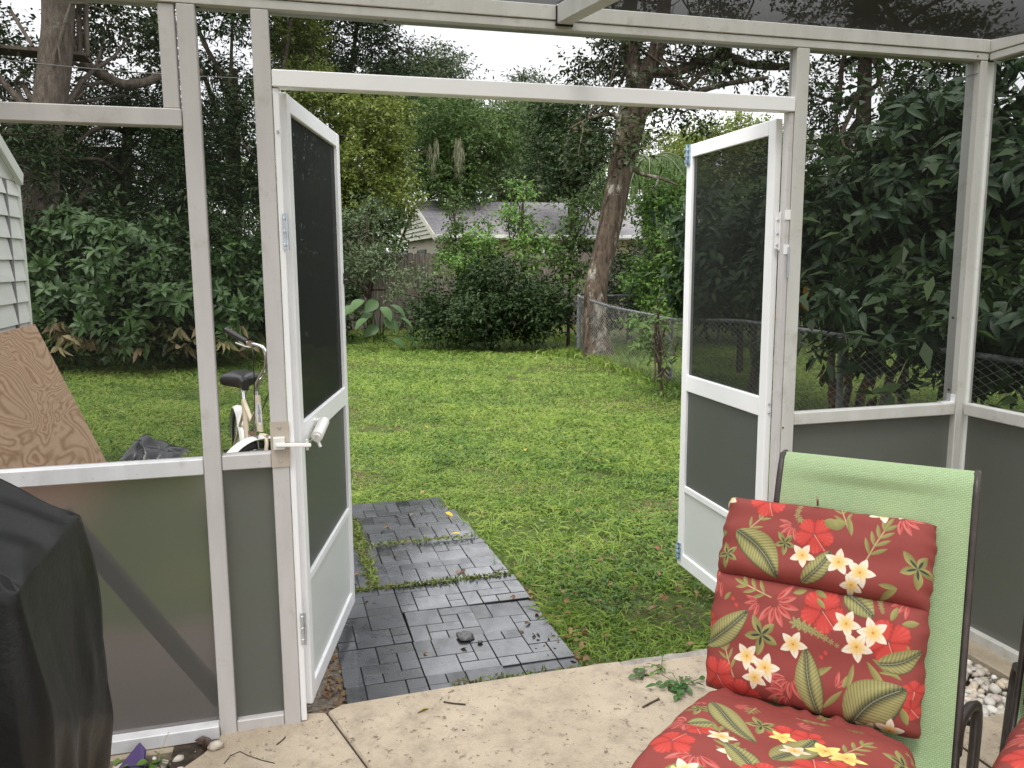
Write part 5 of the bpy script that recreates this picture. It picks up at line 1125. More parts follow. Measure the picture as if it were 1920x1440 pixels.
tree('evergreen_tree', 'tall dark evergreen seen between the two left posts', 'tree', [(440, 560, 20, .2), (440, 300, 20, .15), (438, 130, 20, .1)], [B(420, 90, 20, 70, 110, 1.6), B(450, 220, 19.5, 70, 110, 1.6), B(420, 320, 19, 80, 90, 1.5), B(400, -30, 20, 110, 80, 1.8), B(400, -200, 20, 150, 130, 2), B(380, -420, 20, 130, 150, 2), B(230, -300, 20, 150, 160, 2), B(480, 360, 18, 60, 80, 1.2), B(410, 430, 17, 70, 80, 1.0)], 46000, .14, .05, .32, LDARK, 53, limbs=9)  # highest blobs, out of view, added to keep sky out of reflections
tree('evergreen_tree', 'high dark evergreen whose round top stands left of the sky gap', 'tree', [(640, 560, 25, .24), (645, 330, 25, .2), (650, 120, 25, .12)], [B(560, 80, 25, 70, 110, 2), B(650, 100, 25, 80, 110, 2.2), B(720, 145, 26, 60, 60, 2.0), B(600, 230, 24, 90, 90, 2), B(700, 200, 25, 70, 80, 2), B(620, -30, 25, 120, 70, 2.4), B(640, -190, 25, 130, 120, 2.6), B(520, -260, 25, 130, 140, 2.6), B(640, -420, 25, 110, 130, 2.4)], 60000, .15, .06, .4, LDARK, 54, limbs=12)  # upper crown blobs added out of view to darken the tile reflections
tree('broadleaf_tree', 'yellow-green tree with a slanting dark limb above the open left door', 'tree', [(600, 590, 20, .16), (630, 420, 20, .13), (660, 290, 20, .10), (715, 205, 20, .06)], [B(690, 230, 20, 70, 60, 1.5), B(740, 300, 20.5, 55, 60, 1.3), B(670, 330, 19.5, 50, 60, 1.3), B(720, 370, 20, 60, 40, 1.2), B(560, 180, 20, 60, 50, 1.2), B(660, 400, 19.5, 60, 60, 1.1)], 24000, .11, .05, .28, LYEL, 55, limbs=12)
tree('broadleaf_tree', 'olive tree top just above the door header left of the sky gap', 'tree', [(550, 590, 23, .14), (560, 330, 23, .1), (575, 120, 23, .07)], [B(560, 110, 22, 50, 50, 1.2), B(545, 60, 22, 45, 50, 1.2)], 8000, .11, .05, .3, LYEL, 56, limbs=6)
tree('round_tree', 'grey-green round topped tree left of the sky gap', 'tree', [(850, 520, 40, .3), (850, 330, 40, .25), (850, 160, 40, .15)], [B(815, 165, 40, 46, 56, 3), B(800, 210, 39, 60, 60, 2.5), B(850, 230, 40, 46, 44, 2.5), B(760, 165, 40, 46, 60, 2.5)], 34000, .22, .10, .6, LGREY, 57, limbs=8)
tree('mossy_tree', 'tree draped with pale hanging moss behind the gabled house', 'tree', [(880, 480, 33, .22), (875, 400, 33, .2), (882, 320, 33, .15), (900, 270, 33, .1)], [B(830, 240, 33, 60, 60, 2), B(880, 300, 33, 60, 50, 2), B(800, 320, 32, 50, 50, 1.8), B(920, 250, 34, 60, 60, 2), B(840, 350, 32, 70, 40, 1.6)], 26000, .17, .075, .45, LMID, 58, limbs=10)
rng = G(59); P = []; D = []; LNs = []
for k in range(13):
    u = rng.choice([852, 862, 858, 805, 848, 812])+rng.normal()*5; v = rng.uniform(252, 292); dd = rng.uniform(30, 31.5)
    for j in range(22): P.append(atD(u+rng.normal()*2.2, v+rng.uniform(0, 34), dd)); D.append((rng.normal()*.12, rng.normal()*.12, -1))
P = np.array(P); n = len(P); v_, f_ = leaf_mesh(P, np.array(D), rdir(n, rng), rng.uniform(.25, .7, n), rng.uniform(.02, .05, n), 0, .1); tag(mesh_np('spanish_moss', v_, f_, LMOSS), 'pale grey strands of hanging moss in the tree behind the house', 'moss', kind='stuff')
tree('pine_tree', 'hazy tree group straight above the house roof', 'tree', [(970, 500, 46, .3), (972, 330, 46, .25), (975, 230, 46, .15)], [B(960, 260, 46, 70, 70, 3), B(1010, 300, 46, 60, 60, 3), B(1000, 245, 47, 40, 40, 2.5), B(920, 330, 45, 80, 50, 3), B(1040, 350, 45, 80, 50, 3)], 32000, .22, .10, .6, LGREY, 60, limbs=8)
tree('pine_tree', 'small distant tree top poking into the sky gap', 'tree', [(990, 500, 60, .3), (992, 330, 60, .25), (995, 190, 60, .12)], [B(985, 178, 60, 20, 26, 2), B(1015, 205, 60, 36, 24, 2.5), B(950, 215, 60, 28, 24, 2), B(1000, 255, 60, 90, 50, 4)], 16000, .30, .13, .7, LGREY, 61, limbs=6)
tree('broadleaf_tree', 'tree with hanging boughs between the house and the leaning trunk', 'tree', [(1075, 520, 30, .2), (1072, 400, 30, .16), (1068, 300, 30, .1)], [B(1065, 290, 29, 60, 60, 2), B(1100, 340, 28, 50, 45, 1.6), B(1040, 240, 30, 40, 50, 1.6), B(1110, 240, 28, 40, 50, 1.5)], 20000, .15, .07, .4, LDARK, 62, limbs=8)
tree('broadleaf_tree', 'low far tree under the bright sky right of the leaning trunk', 'tree', [(1330, 520, 48, .3), (1332, 380, 48, .2), (1335, 280, 48, .12)], [B(1300, 275, 48, 60, 36, 3), B(1380, 265, 48, 70, 40, 3), B(1240, 300, 47, 60, 40, 3), B(1340, 340, 46, 130, 50, 4), B(1450, 280, 48, 60, 50, 3)], 26000, .25, .11, .6, LYEL, 63, limbs=8)
tree('tall_tree', 'tall dark straight trunked tree with sky showing through its leaves beyond the right door', 'tree', [(1618, 620, 16, .2), (1617, 420, 16, .17), (1618, 250, 16, .15), (1622, 90, 16, .13), (1625, -60, 16, .11)], [B(1560, 150, 16, 60, 60, 1.5), B(1680, 170, 16.5, 60, 60, 1.5), B(1540, 270, 16, 60, 40, 1.4), B(1640, 270, 16, 70, 50, 1.5), B(1600, 60, 16, 110, 60, 1.6), B(1720, 100, 16, 70, 90, 1.6), B(1600, 350, 15.5, 100, 50, 1.5), B(1500, 330, 15.5, 60, 60, 1.5), B(1800, 60, 15, 120, 80, 1.6)], 17000, .11, .05, .30, LOAK, 64, limbs=18, per_puff=55, st=1)
# shrubs and saplings in front of the board fence
tree('sapling', 'thin upright sapling in front of the roof at the gable corner', 'sapling', [(862, 560, 16.5, .03), (856, 470, 16.5, .022), (848, 375, 16.5, .01)], [B(849, 385, 16.5, 20, 18, .25), B(852, 425, 16.5, 26, 24, .3), B(856, 462, 16.5, 34, 26, .4), B(882, 420, 16.5, 18, 20, .25), B(862, 500, 16.3, 40, 30, .4)], 2300, .095, .04, .13, LMID, 70, limbs=8, per_puff=18, st=1)
tree('sapling', 'bright green sapling covering the middle of the far roof', 'sapling', [(985, 580, 16, .035), (983, 470, 16, .028), (980, 360, 16, .012)], [B(978, 362, 16, 22, 24, .3), B(970, 405, 16, 38, 24, .4), B(985, 440, 15.8, 44, 26, .4), B(915, 468, 15.8, 60, 26, .5), B(1000, 490, 15.6, 50, 26, .4), B(880, 490, 15.7, 40, 20, .4)], 4600, .09, .042, .12, LBRI, 71, limbs=12, per_puff=24, st=1)
tree('sapling', 'loose leafed sapling left of the leaning trunk', 'sapling', [(1065, 590, 15.5, .035), (1070, 490, 15.5, .026), (1085, 390, 15.5, .012)], [B(1095, 400, 15.5, 26, 16, .3), B(1070, 440, 15.5, 28, 18, .3), B(1085, 480, 15.3, 30, 24, .35), B(1115, 395, 15.5, 16, 14, .2), B(1062, 520, 15.2, 34, 34, .4)], 1900, .10, .055, .16, LMID, 72, limbs=12, per_puff=20, st=1)
tree('shrub', 'dense bright shrub between the leaning trunk and the right door', 'shrub', [(1235, 620, 14.5, .05), (1235, 500, 14.5, .04), (1232, 400, 14.5, .02)], [B(1240, 375, 14.5, 34, 30, .5), B(1225, 415, 14.5, 22, 24, .35), B(1255, 440, 14.3, 34, 46, .5), B(1225, 520, 14.2, 36, 40, .5), B(1275, 360, 14.5, 36, 34, .5), B(1240, 580, 14, 46, 34, .5)], 9500, .085, .042, .2, LBRI, 73, limbs=12, per_puff=30, st=1)
tree('hedge_shrub', 'dark dense rounded shrub filling the middle of the back border', 'shrub', [(920, 640, 15.3, .06), (920, 580, 15.3, .05), (920, 520, 15.3, .03)], [B(870, 570, 15.4, 70, 50, .9), B(960, 560, 15.2, 75, 55, 1.0), B(1030, 580, 15.0, 50, 50, .8), B(920, 600, 15.0, 110, 35, .8), B(820, 605, 15.2, 50, 35, .6), B(910, 515, 15.6, 70, 22, .6)], 26000, .085, .042, .2, LDARK, 74, limbs=14, per_puff=36, st=1)
tree('shrub', 'twiggy light green shrub over the board fence beside the open left door', 'shrub', [(690, 620, 16.8, .05), (695, 520, 16.8, .04), (700, 440, 16.8, .02)], [B(670, 440, 17, 40, 36, .6), B(715, 490, 16.6, 40, 30, .5), B(660, 510, 16.5, 40, 40, .5), B(780, 540, 16, 40, 40, .5), B(690, 410, 17, 40, 26, .5), B(640, 470, 17, 40, 60, .5)], 7000, .08, .035, .22, LGREY, 75, limbs=14, per_puff=26, st=1)
tree('shrub', 'dark shrub mass right of the leaning trunk behind the wire fence', 'shrub', [(1180, 620, 16.5, .06), (1180, 560, 16.5, .04), (1180, 500, 16.5, .02)], [B(1175, 500, 16.6, 60, 50, .8), B(1250, 540, 16, 70, 60, .8), B(1330, 520, 15.5, 80, 80, 1), B(1420, 520, 15, 80, 80, 1), B(1160, 565, 16, 60, 40, .7), B(1380, 430, 15.5, 90, 60, 1), B(1480, 470, 15, 60, 110, 1)], 26000, .09, .045, .22, LDARK, 76, limbs=12, per_puff=36, st=1)
tree('shrub', 'yellow-green bush seen through the screen of the right door leaf', 'shrub', [(1390, 600, 11.5, .05), (1390, 500, 11.5, .04), (1392, 400, 11.5, .02)], [B(1390, 390, 11.6, 46, 36, .6), B(1350, 440, 11.4, 40, 46, .6), B(1430, 440, 11.4, 44, 50, .6), B(1390, 500, 11.2, 70, 46, .7)], 6000, .085, .045, .22, LMID, 77, limbs=10, per_puff=28, st=1)
tree('shrub', 'dark understorey bush left of the back border behind the open left door', 'shrub', [(560, 630, 16.3, .06), (560, 560, 16.3, .04), (560, 480, 16.3, .02)], [B(560, 430, 16.6, 60, 70, .9), B(560, 540, 16.2, 70, 70, .9), B(620, 560, 16, 50, 60, .7), B(490, 480, 16, 50, 60, .7), B(700, 430, 19, 60, 60, .8), B(430, 470, 16, 60, 60, .7)], 19000, .10, .045, .24, LDARK, 78, limbs=10, per_puff=34, st=1)
# far wood behind everything
rng = G(80); TB_ = []
for k in range(44):
    u = -700+k*78+rng.normal()*15
    hgt = 330 if 830 < u < 1460 else rng.uniform(200, 300)
    if u < 830: TB_.append(B(u, 430, 60, 75, 60, 3))
    TB_.append(B(u, 480-(480-hgt)/2, 68+rng.uniform(-4, 6), 75, (480-hgt)/2+20, 3.5))
V, F = foliage(TB_, 60000, .55, .30, 1.0, 81, per_puff=40); tag(mesh_np('treeline', V, F, LMID), 'far wood closing the view behind the houses and gardens', 'treeline', kind='stuff')

# left hedge of big leaved rosettes
HB_ = [B(110, 540, 13.0, 80, 100, .9), B(230, 520, 12.6, 90, 110, .9), B(330, 560, 12.4, 80, 90, .8), B(430, 560, 12.8, 70, 90, .8), B(160, 440, 13.4, 60, 50, .7), B(60, 480, 13.8, 60, 90, .8), B(290, 450, 13.4, 70, 40, .7), B(470, 510, 13.4, 50, 60, .7), B(120, 600, 12.7, 70, 50, .6), B(250, 610, 12.2, 90, 45, .6), B(400, 610, 12.5, 70, 45, .6), B(20, 560, 13.5, 60, 80, .7), B(520, 560, 13.6, 60, 70, .7)]
HG = thing('hedge_shrub', tuple(atZ(250, 672, GZ)), 'big leaved dark green hedge along the lawn behind the left posts', 'hedge'); rng = G(90)
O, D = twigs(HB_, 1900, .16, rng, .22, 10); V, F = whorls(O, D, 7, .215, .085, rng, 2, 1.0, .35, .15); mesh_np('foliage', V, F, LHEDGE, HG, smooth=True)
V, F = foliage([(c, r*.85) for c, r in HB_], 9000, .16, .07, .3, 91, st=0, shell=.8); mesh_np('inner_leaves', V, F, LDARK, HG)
b = MB()
for k in range(40):
    g = atZ(rng.uniform(70, 500), rng.uniform(648, 668), GZ); c, r = HB_[int(rng.integers(len(HB_)))]; limb(b, g+np.array([0, .5, 0]), c+rdir(1, rng)[0]*r*.8, .02, .008, rng, .15, 6, 5)
b.build('stems', BARKG, HG)
P = np.array([atD(rng.uniform(90, 470), rng.uniform(600, 655), 11.9+rng.uniform(-.2, .4)) for k in range(95)]); D = rdir(95, rng); D[:, 2] = -abs(D[:, 2]); V, F = whorls(P, D, 4, .19, .07, rng, 2, .7, .6, .6); mesh_np('dry_leaves', V, F, leafmat('leaf_dry', [(.34, .26, .16), (.24, .17, .09), (.42, .36, .20), (.20, .18, .07), (.12, .14, .05)], rough=.7, trans=.2), HG)
# palmate shrub beyond the wire fence
PB_ = [B(1560, 420, 8.0, 70, 90, .7), B(1680, 380, 7.2, 110, 130, .8), B(1800, 330, 6.7, 120, 170, .8), B(1920, 300, 6.2, 130, 200, .8), B(1600, 540, 7.8, 90, 70, .7), B(1720, 540, 7.0, 110, 100, .7), B(1860, 540, 6.3, 110, 120, .7), B(1590, 585, 6.5, 80, 40, .4), B(1720, 610, 5.9, 90, 40, .4), B(1880, 610, 5.2, 100, 70, .4), B(1340, 420, 9.8, 70, 60, .8), B(1430, 470, 9.2, 80, 80, .7), B(1500, 520, 8.6, 60, 80, .6), B(1980, 560, 5.8, 90, 150, .7), B(1760, 640, 6.8, 90, 40, .5), B(1760, 210, 7.0, 60, 60, .5), B(1880, 650, 6.0, 90, 60, .5), B(1680, 240, 7.6, 50, 40, .5), B(1330, 520, 9.9, 50, 50, .6), B(1720, 450, 8.2, 160, 140, .5), B(1900, 450, 7.4, 140, 160, .5)]
PS = thing('palmate_shrub', tuple(atZ(1600, 770, GZ)), 'tall dark shrub with drooping fingered leaves beyond the right hand wire fence', 'shrub'); rng = G(95)
O, D = twigs(PB_, 1900, .20, rng, .30, 8); V, F = whorls(O, D, 8, .195, .058, rng, 3, 1.0, .45, .75)
mesh_np('foliage', V, F, LPALM, PS, smooth=True)
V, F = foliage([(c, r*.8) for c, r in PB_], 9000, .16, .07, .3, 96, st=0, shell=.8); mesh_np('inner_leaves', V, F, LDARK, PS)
b = MB(); pick = rng.choice(len(O), 170, replace=False)
for i in pick: e = O[i]; s_ = e-D[i]*rng.uniform(.3, .55)+np.array([.1, 0, -.12]); b.tube([s_, (s_+e)/2+np.array([0, 0, .03]), e], .0042, 5, cap=False)
b.build('petioles', simple('petiole_green', (.18, .24, .08), (.26, .30, .12), scale=5), PS)
b = MB()
for u, v, u2, v2, d, r in ((1578, 775, 1566, 560, 8.2, .055), (1602, 780, 1640, 520, 7.9, .05), (1640, 760, 1700, 480, 7.6, .045), (1592, 778, 1600, 500, 8.0, .04), (1420, 640, 1400, 470, 9.6, .045), (1690, 750, 1780, 450, 7.2, .04), (1412, 640, 1440, 470, 9.3, .04)):
    g = atD(u, v, d); g[2] = GZ-.05; limb(b, g, atD(u2, v2, d), r, r*.5, rng, .08, 9, 8)
b.build('stems', BARKG, PS)
P = np.array([atD(rng.choice([1572, 1560, 1600, 1635])+rng.normal()*10, rng.uniform(600, 760), 7.9) for k in range(22)]); D = rdir(22, rng)*.3; D[:, 2] = -1; V, F = leaf_mesh(P, D, rdir(22, rng), rng.uniform(.16, .3, 22), rng.uniform(.05, .1, 22), 3, .3); mesh_np('dry_leaves', V, F, leafmat('leaf_brown', [(.13, .07, .035), (.09, .05, .028), (.24, .13, .03)], rough=.7, trans=.2), PS)
P = np.array([atD(u, v, 7.6) for u, v in ((1512, 535), (1520, 548), (1506, 560), (1635, 515), (1460, 572), (1463, 560))]); n = len(P); D = rdir(n, rng); D[:, 2] = -.7; V, F = leaf_mesh(P, D, rdir(n, rng), np.full(n, .14), np.full(n, .06), 3, .3); mesh_np('yellow_leaves', V, F, leafmat('leaf_orange', [(.45, .22, .03), (.35, .17, .03)], trans=.3), PS)
# elephant ears
EE = thing('elephant_ear', tuple(atZ(695, 634, GZ)), 'elephant ear plant with broad pale leaves beside the open left door', 'plant'); rng = G(99); b = MB(); V = []; F = []
for (u, v, ln, a) in ((672, 568, .36, 2.6), (700, 570, .34, 2.2), (742, 577, .38, .4), (722, 582, .34, 1.2), (655, 580, .36, 3.0), (680, 602, .3, 2.8), (730, 605, .32, .8), (690, 592, .36, 2.8), (758, 600, .33, .2), (768, 634, .36, .6), (745, 640, .3, .2), (700, 617, .33, 2.4)):
    o_ = atD(u, v, 14.7+rng.uniform(-.3, .3)); d_ = np.array([math.cos(a), -.5, -.35]); x, f = leaf_mesh((o_-nrm(d_)*ln*.35)[None], d_[None], np.array([[.35*rng.normal(), -.45+.3*rng.normal(), .8]]), np.array([ln]), np.array([ln*.62]), 6, .35)
    F.append(f+sum(len(q) for q in V)); V.append(x); g = atZ(700+rng.normal()*14, 636, GZ); e_ = o_-nrm(d_)*ln*.33-np.array([0, 0, .012]); b.tube(smoothpath([g, (g+e_)/2+np.array([0, .1, .05]), e_], 8), .011, 6, cap=False)
mesh_np('leaves', np.concatenate(V), np.concatenate(F), leafmat('leaf_ear', [(.075, .14, .05), (.10, .175, .065), (.06, .115, .04)], rough=.5, trans=.3, spec=.2), EE); b.build('stems', simple('ear_stem', (.10, .16, .05)), EE)
# palm
PT = thing('palm_tree', tuple(atD(1215, 560, 20)*np.array([1, 1, 0])+np.array([0, 0, GZ])), 'palm with drooping fronds behind the leaning trunk', 'palm'); rng = G(101); b = MB(); top = atD(1216, 300, 20); g = atD(1215, 560, 20); g[2] = GZ
b.tube([g, (g+top)/2, top], [.17, .14, .12], 10); b.build('trunk', BARKG, PT); rb = MB(); P = []; D = []; Q = []; LNn = []
for k in range(17):
    a = 2*PI*k/17+rng.uniform(-.2, .2); R_ = rng.uniform(1.2, 1.6); up_ = rng.uniform(.1, .9); pts = [top+np.array([math.cos(a)*R_*t, math.sin(a)*R_*t, up_*t*1.3-1.9*t**2.2]) for t in np.linspace(0, 1, 16)]
    rb.tube(pts, list(np.linspace(.02, .006, 16)), 5, cap=False)
    for i in range(1, 16):
        tdir = pts[i]-pts[i-1]; tdir /= np.linalg.norm(tdir); sd_ = np.cross(tdir, [0, 0, 1]); sd_ /= np.linalg.norm(sd_)+1e-6
        for sg in (-1, 1):
            for q in range(2): P.append(pts[i]-tdir*.05*q); D.append(sd_*sg*.6+tdir*.5+np.array([0, 0, -.75])+rng.normal(size=3)*.1); Q.append(sd_*.2+np.array([0, 0, 1])); LNn.append(.55*math.sin(PI*min(.98, i/16+.06)))
rb.build('frond_ribs', simple('palm_rib', (.07, .09, .035)), PT); n = len(P); V, F = leaf_mesh(np.array(P), np.array(D), np.array(Q), np.array(LNn), np.full(n, .055), 1, .3); mesh_np('crown', V, F, LMID, PT)
P = np.array([top+np.array([rng.normal()*.12, rng.normal()*.12, -.1]) for k in range(40)]); D = rdir(40, rng)*.15+np.array([0, 0, -1]); V, F = leaf_mesh(P, D, rdir(40, rng), rng.uniform(.5, 1.0, 40), np.full(40, .05), 1, .1); mesh_np('dead_fronds', V, F, simple('frond_dry', (.30, .22, .15), (.40, .31, .22), rough=.8), PT)
# small tree growing in the wire fence
tree('sapling', 'spindly weed tree tangled in the wire fence beside the second post', 'sapling', [(1245, 735, 9.6, .022), (1235, 680, 9.6, .018), (1228, 625, 9.6, .012), (1238, 570, 9.6, .006)], [B(1235, 600, 9.6, 24, 24, .25), B(1228, 660, 9.6, 26, 30, .25), B(1250, 640, 9.6, 20, 40, .2), B(1240, 700, 9.4, 24, 26, .25)], 330, .085, .032, .10, LMID, 102, limbs=14, per_puff=10, st=2)

# ------------------------------------------------------------------ wire fence
f1 = atZ(1085, 665, GZ); f2 = atZ(1256, 730, GZ); zt1 = atX(1085, 557, f1[0])[2]; FX = lambda y: f1[0]+(y-f1[1])*(f2[0]-f1[0])/(f2[1]-f1[1])
y3 = 3.1; zt2 = atX(1258, 600, f2[0])[2]; zt3 = atX(1430, 607, FX(4.9))[2]
CF = thing('wire_fence', (f1[0], f1[1], GZ), 'grey chain link fence turning a corner at the leaning oak', 'fence')
def topz(y): return np.interp(y, [-2, 3.1, 4.9, f2[1], f1[1]], [zt3, zt3, zt3, zt2, zt1])
posts = [(f1[0], f1[1], zt1+.02, .036), (f2[0], f2[1], zt2-.02, .028), (FX(3.1), 3.1, zt3-.02, .028), (FX(-.4), -.4, zt3, .028)]
end2 = atY(1350, 548, f1[1]+.35); back = [(f1[0]+(end2[0]-f1[0])*t, f1[1]+(end2[1]-f1[1])*t, zt1+(end2[2]-zt1)*t) for t in np.linspace(0, 2.0, 9)]
posts += [(back[4][0], back[4][1], back[4][2]-.02, .028), (back[8][0], back[8][1], back[8][2]-.02, .028)]
for x, y, z, r in posts: b = MB(); b.tube([(x, y, GZ-.1), (x, y, z)], r, 12); b.ball((x, y, z), r*1.15, sq=(1, 1, .6)); b.build('post', GALV, CF)
ysr = np.linspace(f1[1], -1.5, 30); b = MB(); b.tube([(FX(y), y, topz(y)-.03*math.sin((f1[1]-y)/3.6*PI)**2*(y > f2[1])) for y in ysr], .021, 10); b.build('top_rail', GALV, CF)
b = MB(); b.tube(back, .021, 10); b.build('top_rail', GALV, CF)
b = MB()
for zz in (.25, .6, .85): b.torus((f1[0], f1[1], zz), (0, 0, 1), .039, .006, 16, 5); b.obox((f1[0]-.05, f1[1]-.02, zz), [1, 0, 0], [0, 1, 0], [0, 0, 1], .02, .006, .012)
b.build('tension_band', GALV, CF)
def wiremesh(path, zt, name):
    """zigzag wires woven into diamonds, three sided"""
    path = np.array(path); d = np.r_[0, np.cumsum(np.linalg.norm(np.diff(path, axis=0), axis=1))]; pitch = .062; n = int(d[-1]/pitch); V = []; F = []; rr = .0030; base = 0
    for i in range(n):
        s0 = i*pitch; m_ = 36; zs = np.linspace(GZ+.02, 1, m_); ss = s0+pitch*((np.arange(m_)+i) % 2)*1.0
        x = np.interp(ss, d, path[:, 0]); y = np.interp(ss, d, path[:, 1]); tz = np.interp(ss, d, zt); z = GZ+.02+(tz-GZ-.01)*np.linspace(0, 1, m_)
        tdir = np.array([np.interp(s0+.1, d, path[:, 0])-np.interp(s0, d, path[:, 0]), np.interp(s0+.1, d, path[:, 1])-np.interp(s0, d, path[:, 1]), 0]); tdir /= np.linalg.norm(tdir)+1e-9; nd = np.array([-tdir[1], tdir[0], 0])
        c = np.c_[x, y, z]+nd*(.002*(-1.)**np.arange(m_))[:, None]
        for k in range(3): a = 2*PI*k/3; V.append(c+tdir*rr*math.cos(a)+nd*rr*math.sin(a))
        for k in range(3):
            a0 = base+k*m_+np.arange(m_-1); a1 = base+((k+1) % 3)*m_+np.arange(m_-1); F.append(np.stack([a0, a1, a1+1, a0+1], 1))
        base += 3*m_
    return mesh_np(name, np.concatenate(V), np.concatenate(F), WIRE, CF)
wiremesh([(FX(y)-.024, y, 0) for y in ysr], np.array([topz(y)+.01 for y in ysr]), 'wire_mesh')
wiremesh([(p[0], p[1]-.024, 0) for p in back], np.array([p[2]+.01 for p in back]), 'wire_mesh')

# ------------------------------------------------------------------ board fence at the back
BFW = simple('board_grey_wood', (.085, .070, .056), (.21, .18, .15), rough=.9, scale=5, stretch=(6, 6, .5), bump=.3, bscale=40)
BF = thing('board_fence', (2.5, 17.6, GZ), 'weathered grey board fence behind the back border', 'fence'); rng = G(110); b = MB(); x = -6.0
while x < 16:
    wd = .14; z = 1.74+rng.uniform(-.02, .02); yy = 17.6+rng.uniform(-.006, .006); b.poly([(x, yy, GZ), (x+wd, yy, GZ), (x+wd, yy, z-.03), (x+wd-.03, yy, z), (x+.03, yy, z), (x, yy, z-.03)], (0, .018, 0)); x += wd+.008
b.build('boards', BFW, BF); b = MB()
for z in (.35, .95, 1.5): b.box(-6, 16, 17.63, 17.67, z, z+.09)
b.build('rails', BFW, BF)
for px in (2.95, .5, 5.4, 7.9): b = MB(); b.box(px-.05, px+.05, 17.675, 17.775, GZ, 1.70); b.build('post', BFW, BF)

# ------------------------------------------------------------------ the neighbour's house
def roofmat():
    m, nt, out = newmat('shingle_roof')
    p = N(nt, 'ShaderNodeBsdfPrincipled'); p.inputs['Roughness'].default_value = .95; p.inputs['Specular IOR Level'].default_value = .15
    tc = N(nt, 'ShaderNodeTexCoord'); br = N(nt, 'ShaderNodeTexBrick'); L(nt, tc.outputs['UV'], br.inputs['Vector']); br.inputs['Scale'].default_value = 1; br.inputs['Brick Width'].default_value = .42; br.inputs['Row Height'].default_value = .15; br.inputs['Mortar Size'].default_value = .012
    br.inputs['Color1'].default_value = (.235, .225, .23, 1); br.inputs['Color2'].default_value = (.18, .172, .177, 1); br.inputs['Mortar'].default_value = (.12, .105, .11, 1)
    n = noise(nt, .7, 5); c = mixc(nt, 1.0, br.outputs['Color'], ramp(nt, n.outputs['Fac'], [(.3, (.75, .74, .76, 1)), (.7, (1, 1, 1, 1))]).outputs['Color'], 'MULTIPLY'); L(nt, c, p.inputs['Base Color']); L(nt, p.outputs['BSDF'], out.inputs['Surface']); return m
HO = thing('house', (10, 29.8, GZ), 'single storey tan house with a shingled gable roof behind the board fence', 'house')
HX0, HX1, HY0, HY1, HYR, HZE, HZR = 5.12, 19.0, 25.35, 34.2, 29.8, 2.44, 3.86
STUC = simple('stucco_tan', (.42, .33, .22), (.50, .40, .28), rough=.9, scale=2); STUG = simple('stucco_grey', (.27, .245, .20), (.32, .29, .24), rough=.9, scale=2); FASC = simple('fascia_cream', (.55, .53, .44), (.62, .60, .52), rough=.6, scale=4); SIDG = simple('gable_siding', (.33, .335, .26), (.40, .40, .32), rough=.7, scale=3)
wx = HX0+.35; wy0 = HY0+.55; wy1 = HY1-.5
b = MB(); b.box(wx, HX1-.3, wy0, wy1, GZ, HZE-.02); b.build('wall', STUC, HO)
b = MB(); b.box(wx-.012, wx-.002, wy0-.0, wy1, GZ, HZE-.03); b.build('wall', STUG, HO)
sl = (HZR-HZE)/(HYR-HY0); ln = math.hypot(HYR-HY0, HZR-HZE); RO = roofmat()
me = bpy.data.meshes.new('roof'); me.from_pydata([(HX0, HY0, HZE), (HX1, HY0, HZE), (HX1, HYR, HZR), (HX0, HYR, HZR), (HX1, HY1, HZE), (HX0, HY1, HZE), (HX0, HY0, HZE-.06), (HX1, HY0, HZE-.06), (HX1, HY1, HZE-.06), (HX0, HY1, HZE-.06), (HX1, HYR, HZR-.06), (HX0, HYR, HZR-.06)], [], [(0, 1, 2, 3), (3, 2, 4, 5), (6, 11, 10, 7), (11, 9, 8, 10), (0, 6, 7, 1), (5, 4, 8, 9), (0, 3, 11, 6), (3, 5, 9, 11), (1, 7, 10, 2), (2, 10, 8, 4)])
uv = me.uv_layers.new(name='roof'); uvs = {0: (0, 0), 1: (HX1-HX0, 0), 2: (HX1-HX0, ln), 3: (0, ln), 4: (HX1-HX0, 2*ln), 5: (0, 2*ln)}
for lp in me.loops: uv.data[lp.index].uv = uvs.get(lp.vertex_index, (0, 0))
me.materials.append(RO); o = link(bpy.data.objects.new('roof', me)); attach(o, HO, False)
b = MB(); k = 9; zb_ = HZE-.08
for i in range(k):
    z0_ = zb_+(HZR-.1-zb_)*i/k; z1_ = zb_+(HZR-.1-zb_)*(i+1)/k-.02
    hw0 = (HYR-HY0)*(1-(z0_-HZE)/(HZR-HZE))-.12; hw1 = (HYR-HY0)*(1-(z1_-HZE)/(HZR-HZE))-.12
    b.poly([(HX0+.06, HYR-hw0, z0_), (HX0+.06, HYR+hw0, z0_), (HX0+.10, HYR+max(hw1, .02), z1_), (HX0+.10, HYR-max(hw1, .02), z1_)], (.14, 0, 0))
b.build('gable_siding', SIDG, HO)
b = MB()
for ya, yb in ((HY0-.02, HYR), (HY1+.02, HYR)): b.poly([(HX0-.03, ya, HZE-.20), (HX0-.03, ya, HZE+.015), (HX0-.03, yb, HZR+.015), (HX0-.03, yb, HZR-.20)], (.028, 0, 0))
b.box(HX0, HX1, HY0-.05, HY0-.005, HZE-.17, HZE+.0); b.build('fascia', FASC, HO)
b = MB(); b.box(HX0, HX1, HY0-.14, HY0-.052, HZE-.12, HZE-.02); b.tube([(11.2, HY0-.06, HZE-.1), (11.2, HY0+.3, HZE-.5), (11.2, wy0-.06, GZ)], .04, 6); b.build('gutter', simple('gutter_white', (.60, .60, .57), rough=.4), HO)
DG = simple('dark_glass', (.015, .017, .018), rough=.1); WF = simple('window_white', (.66, .66, .63), rough=.4)
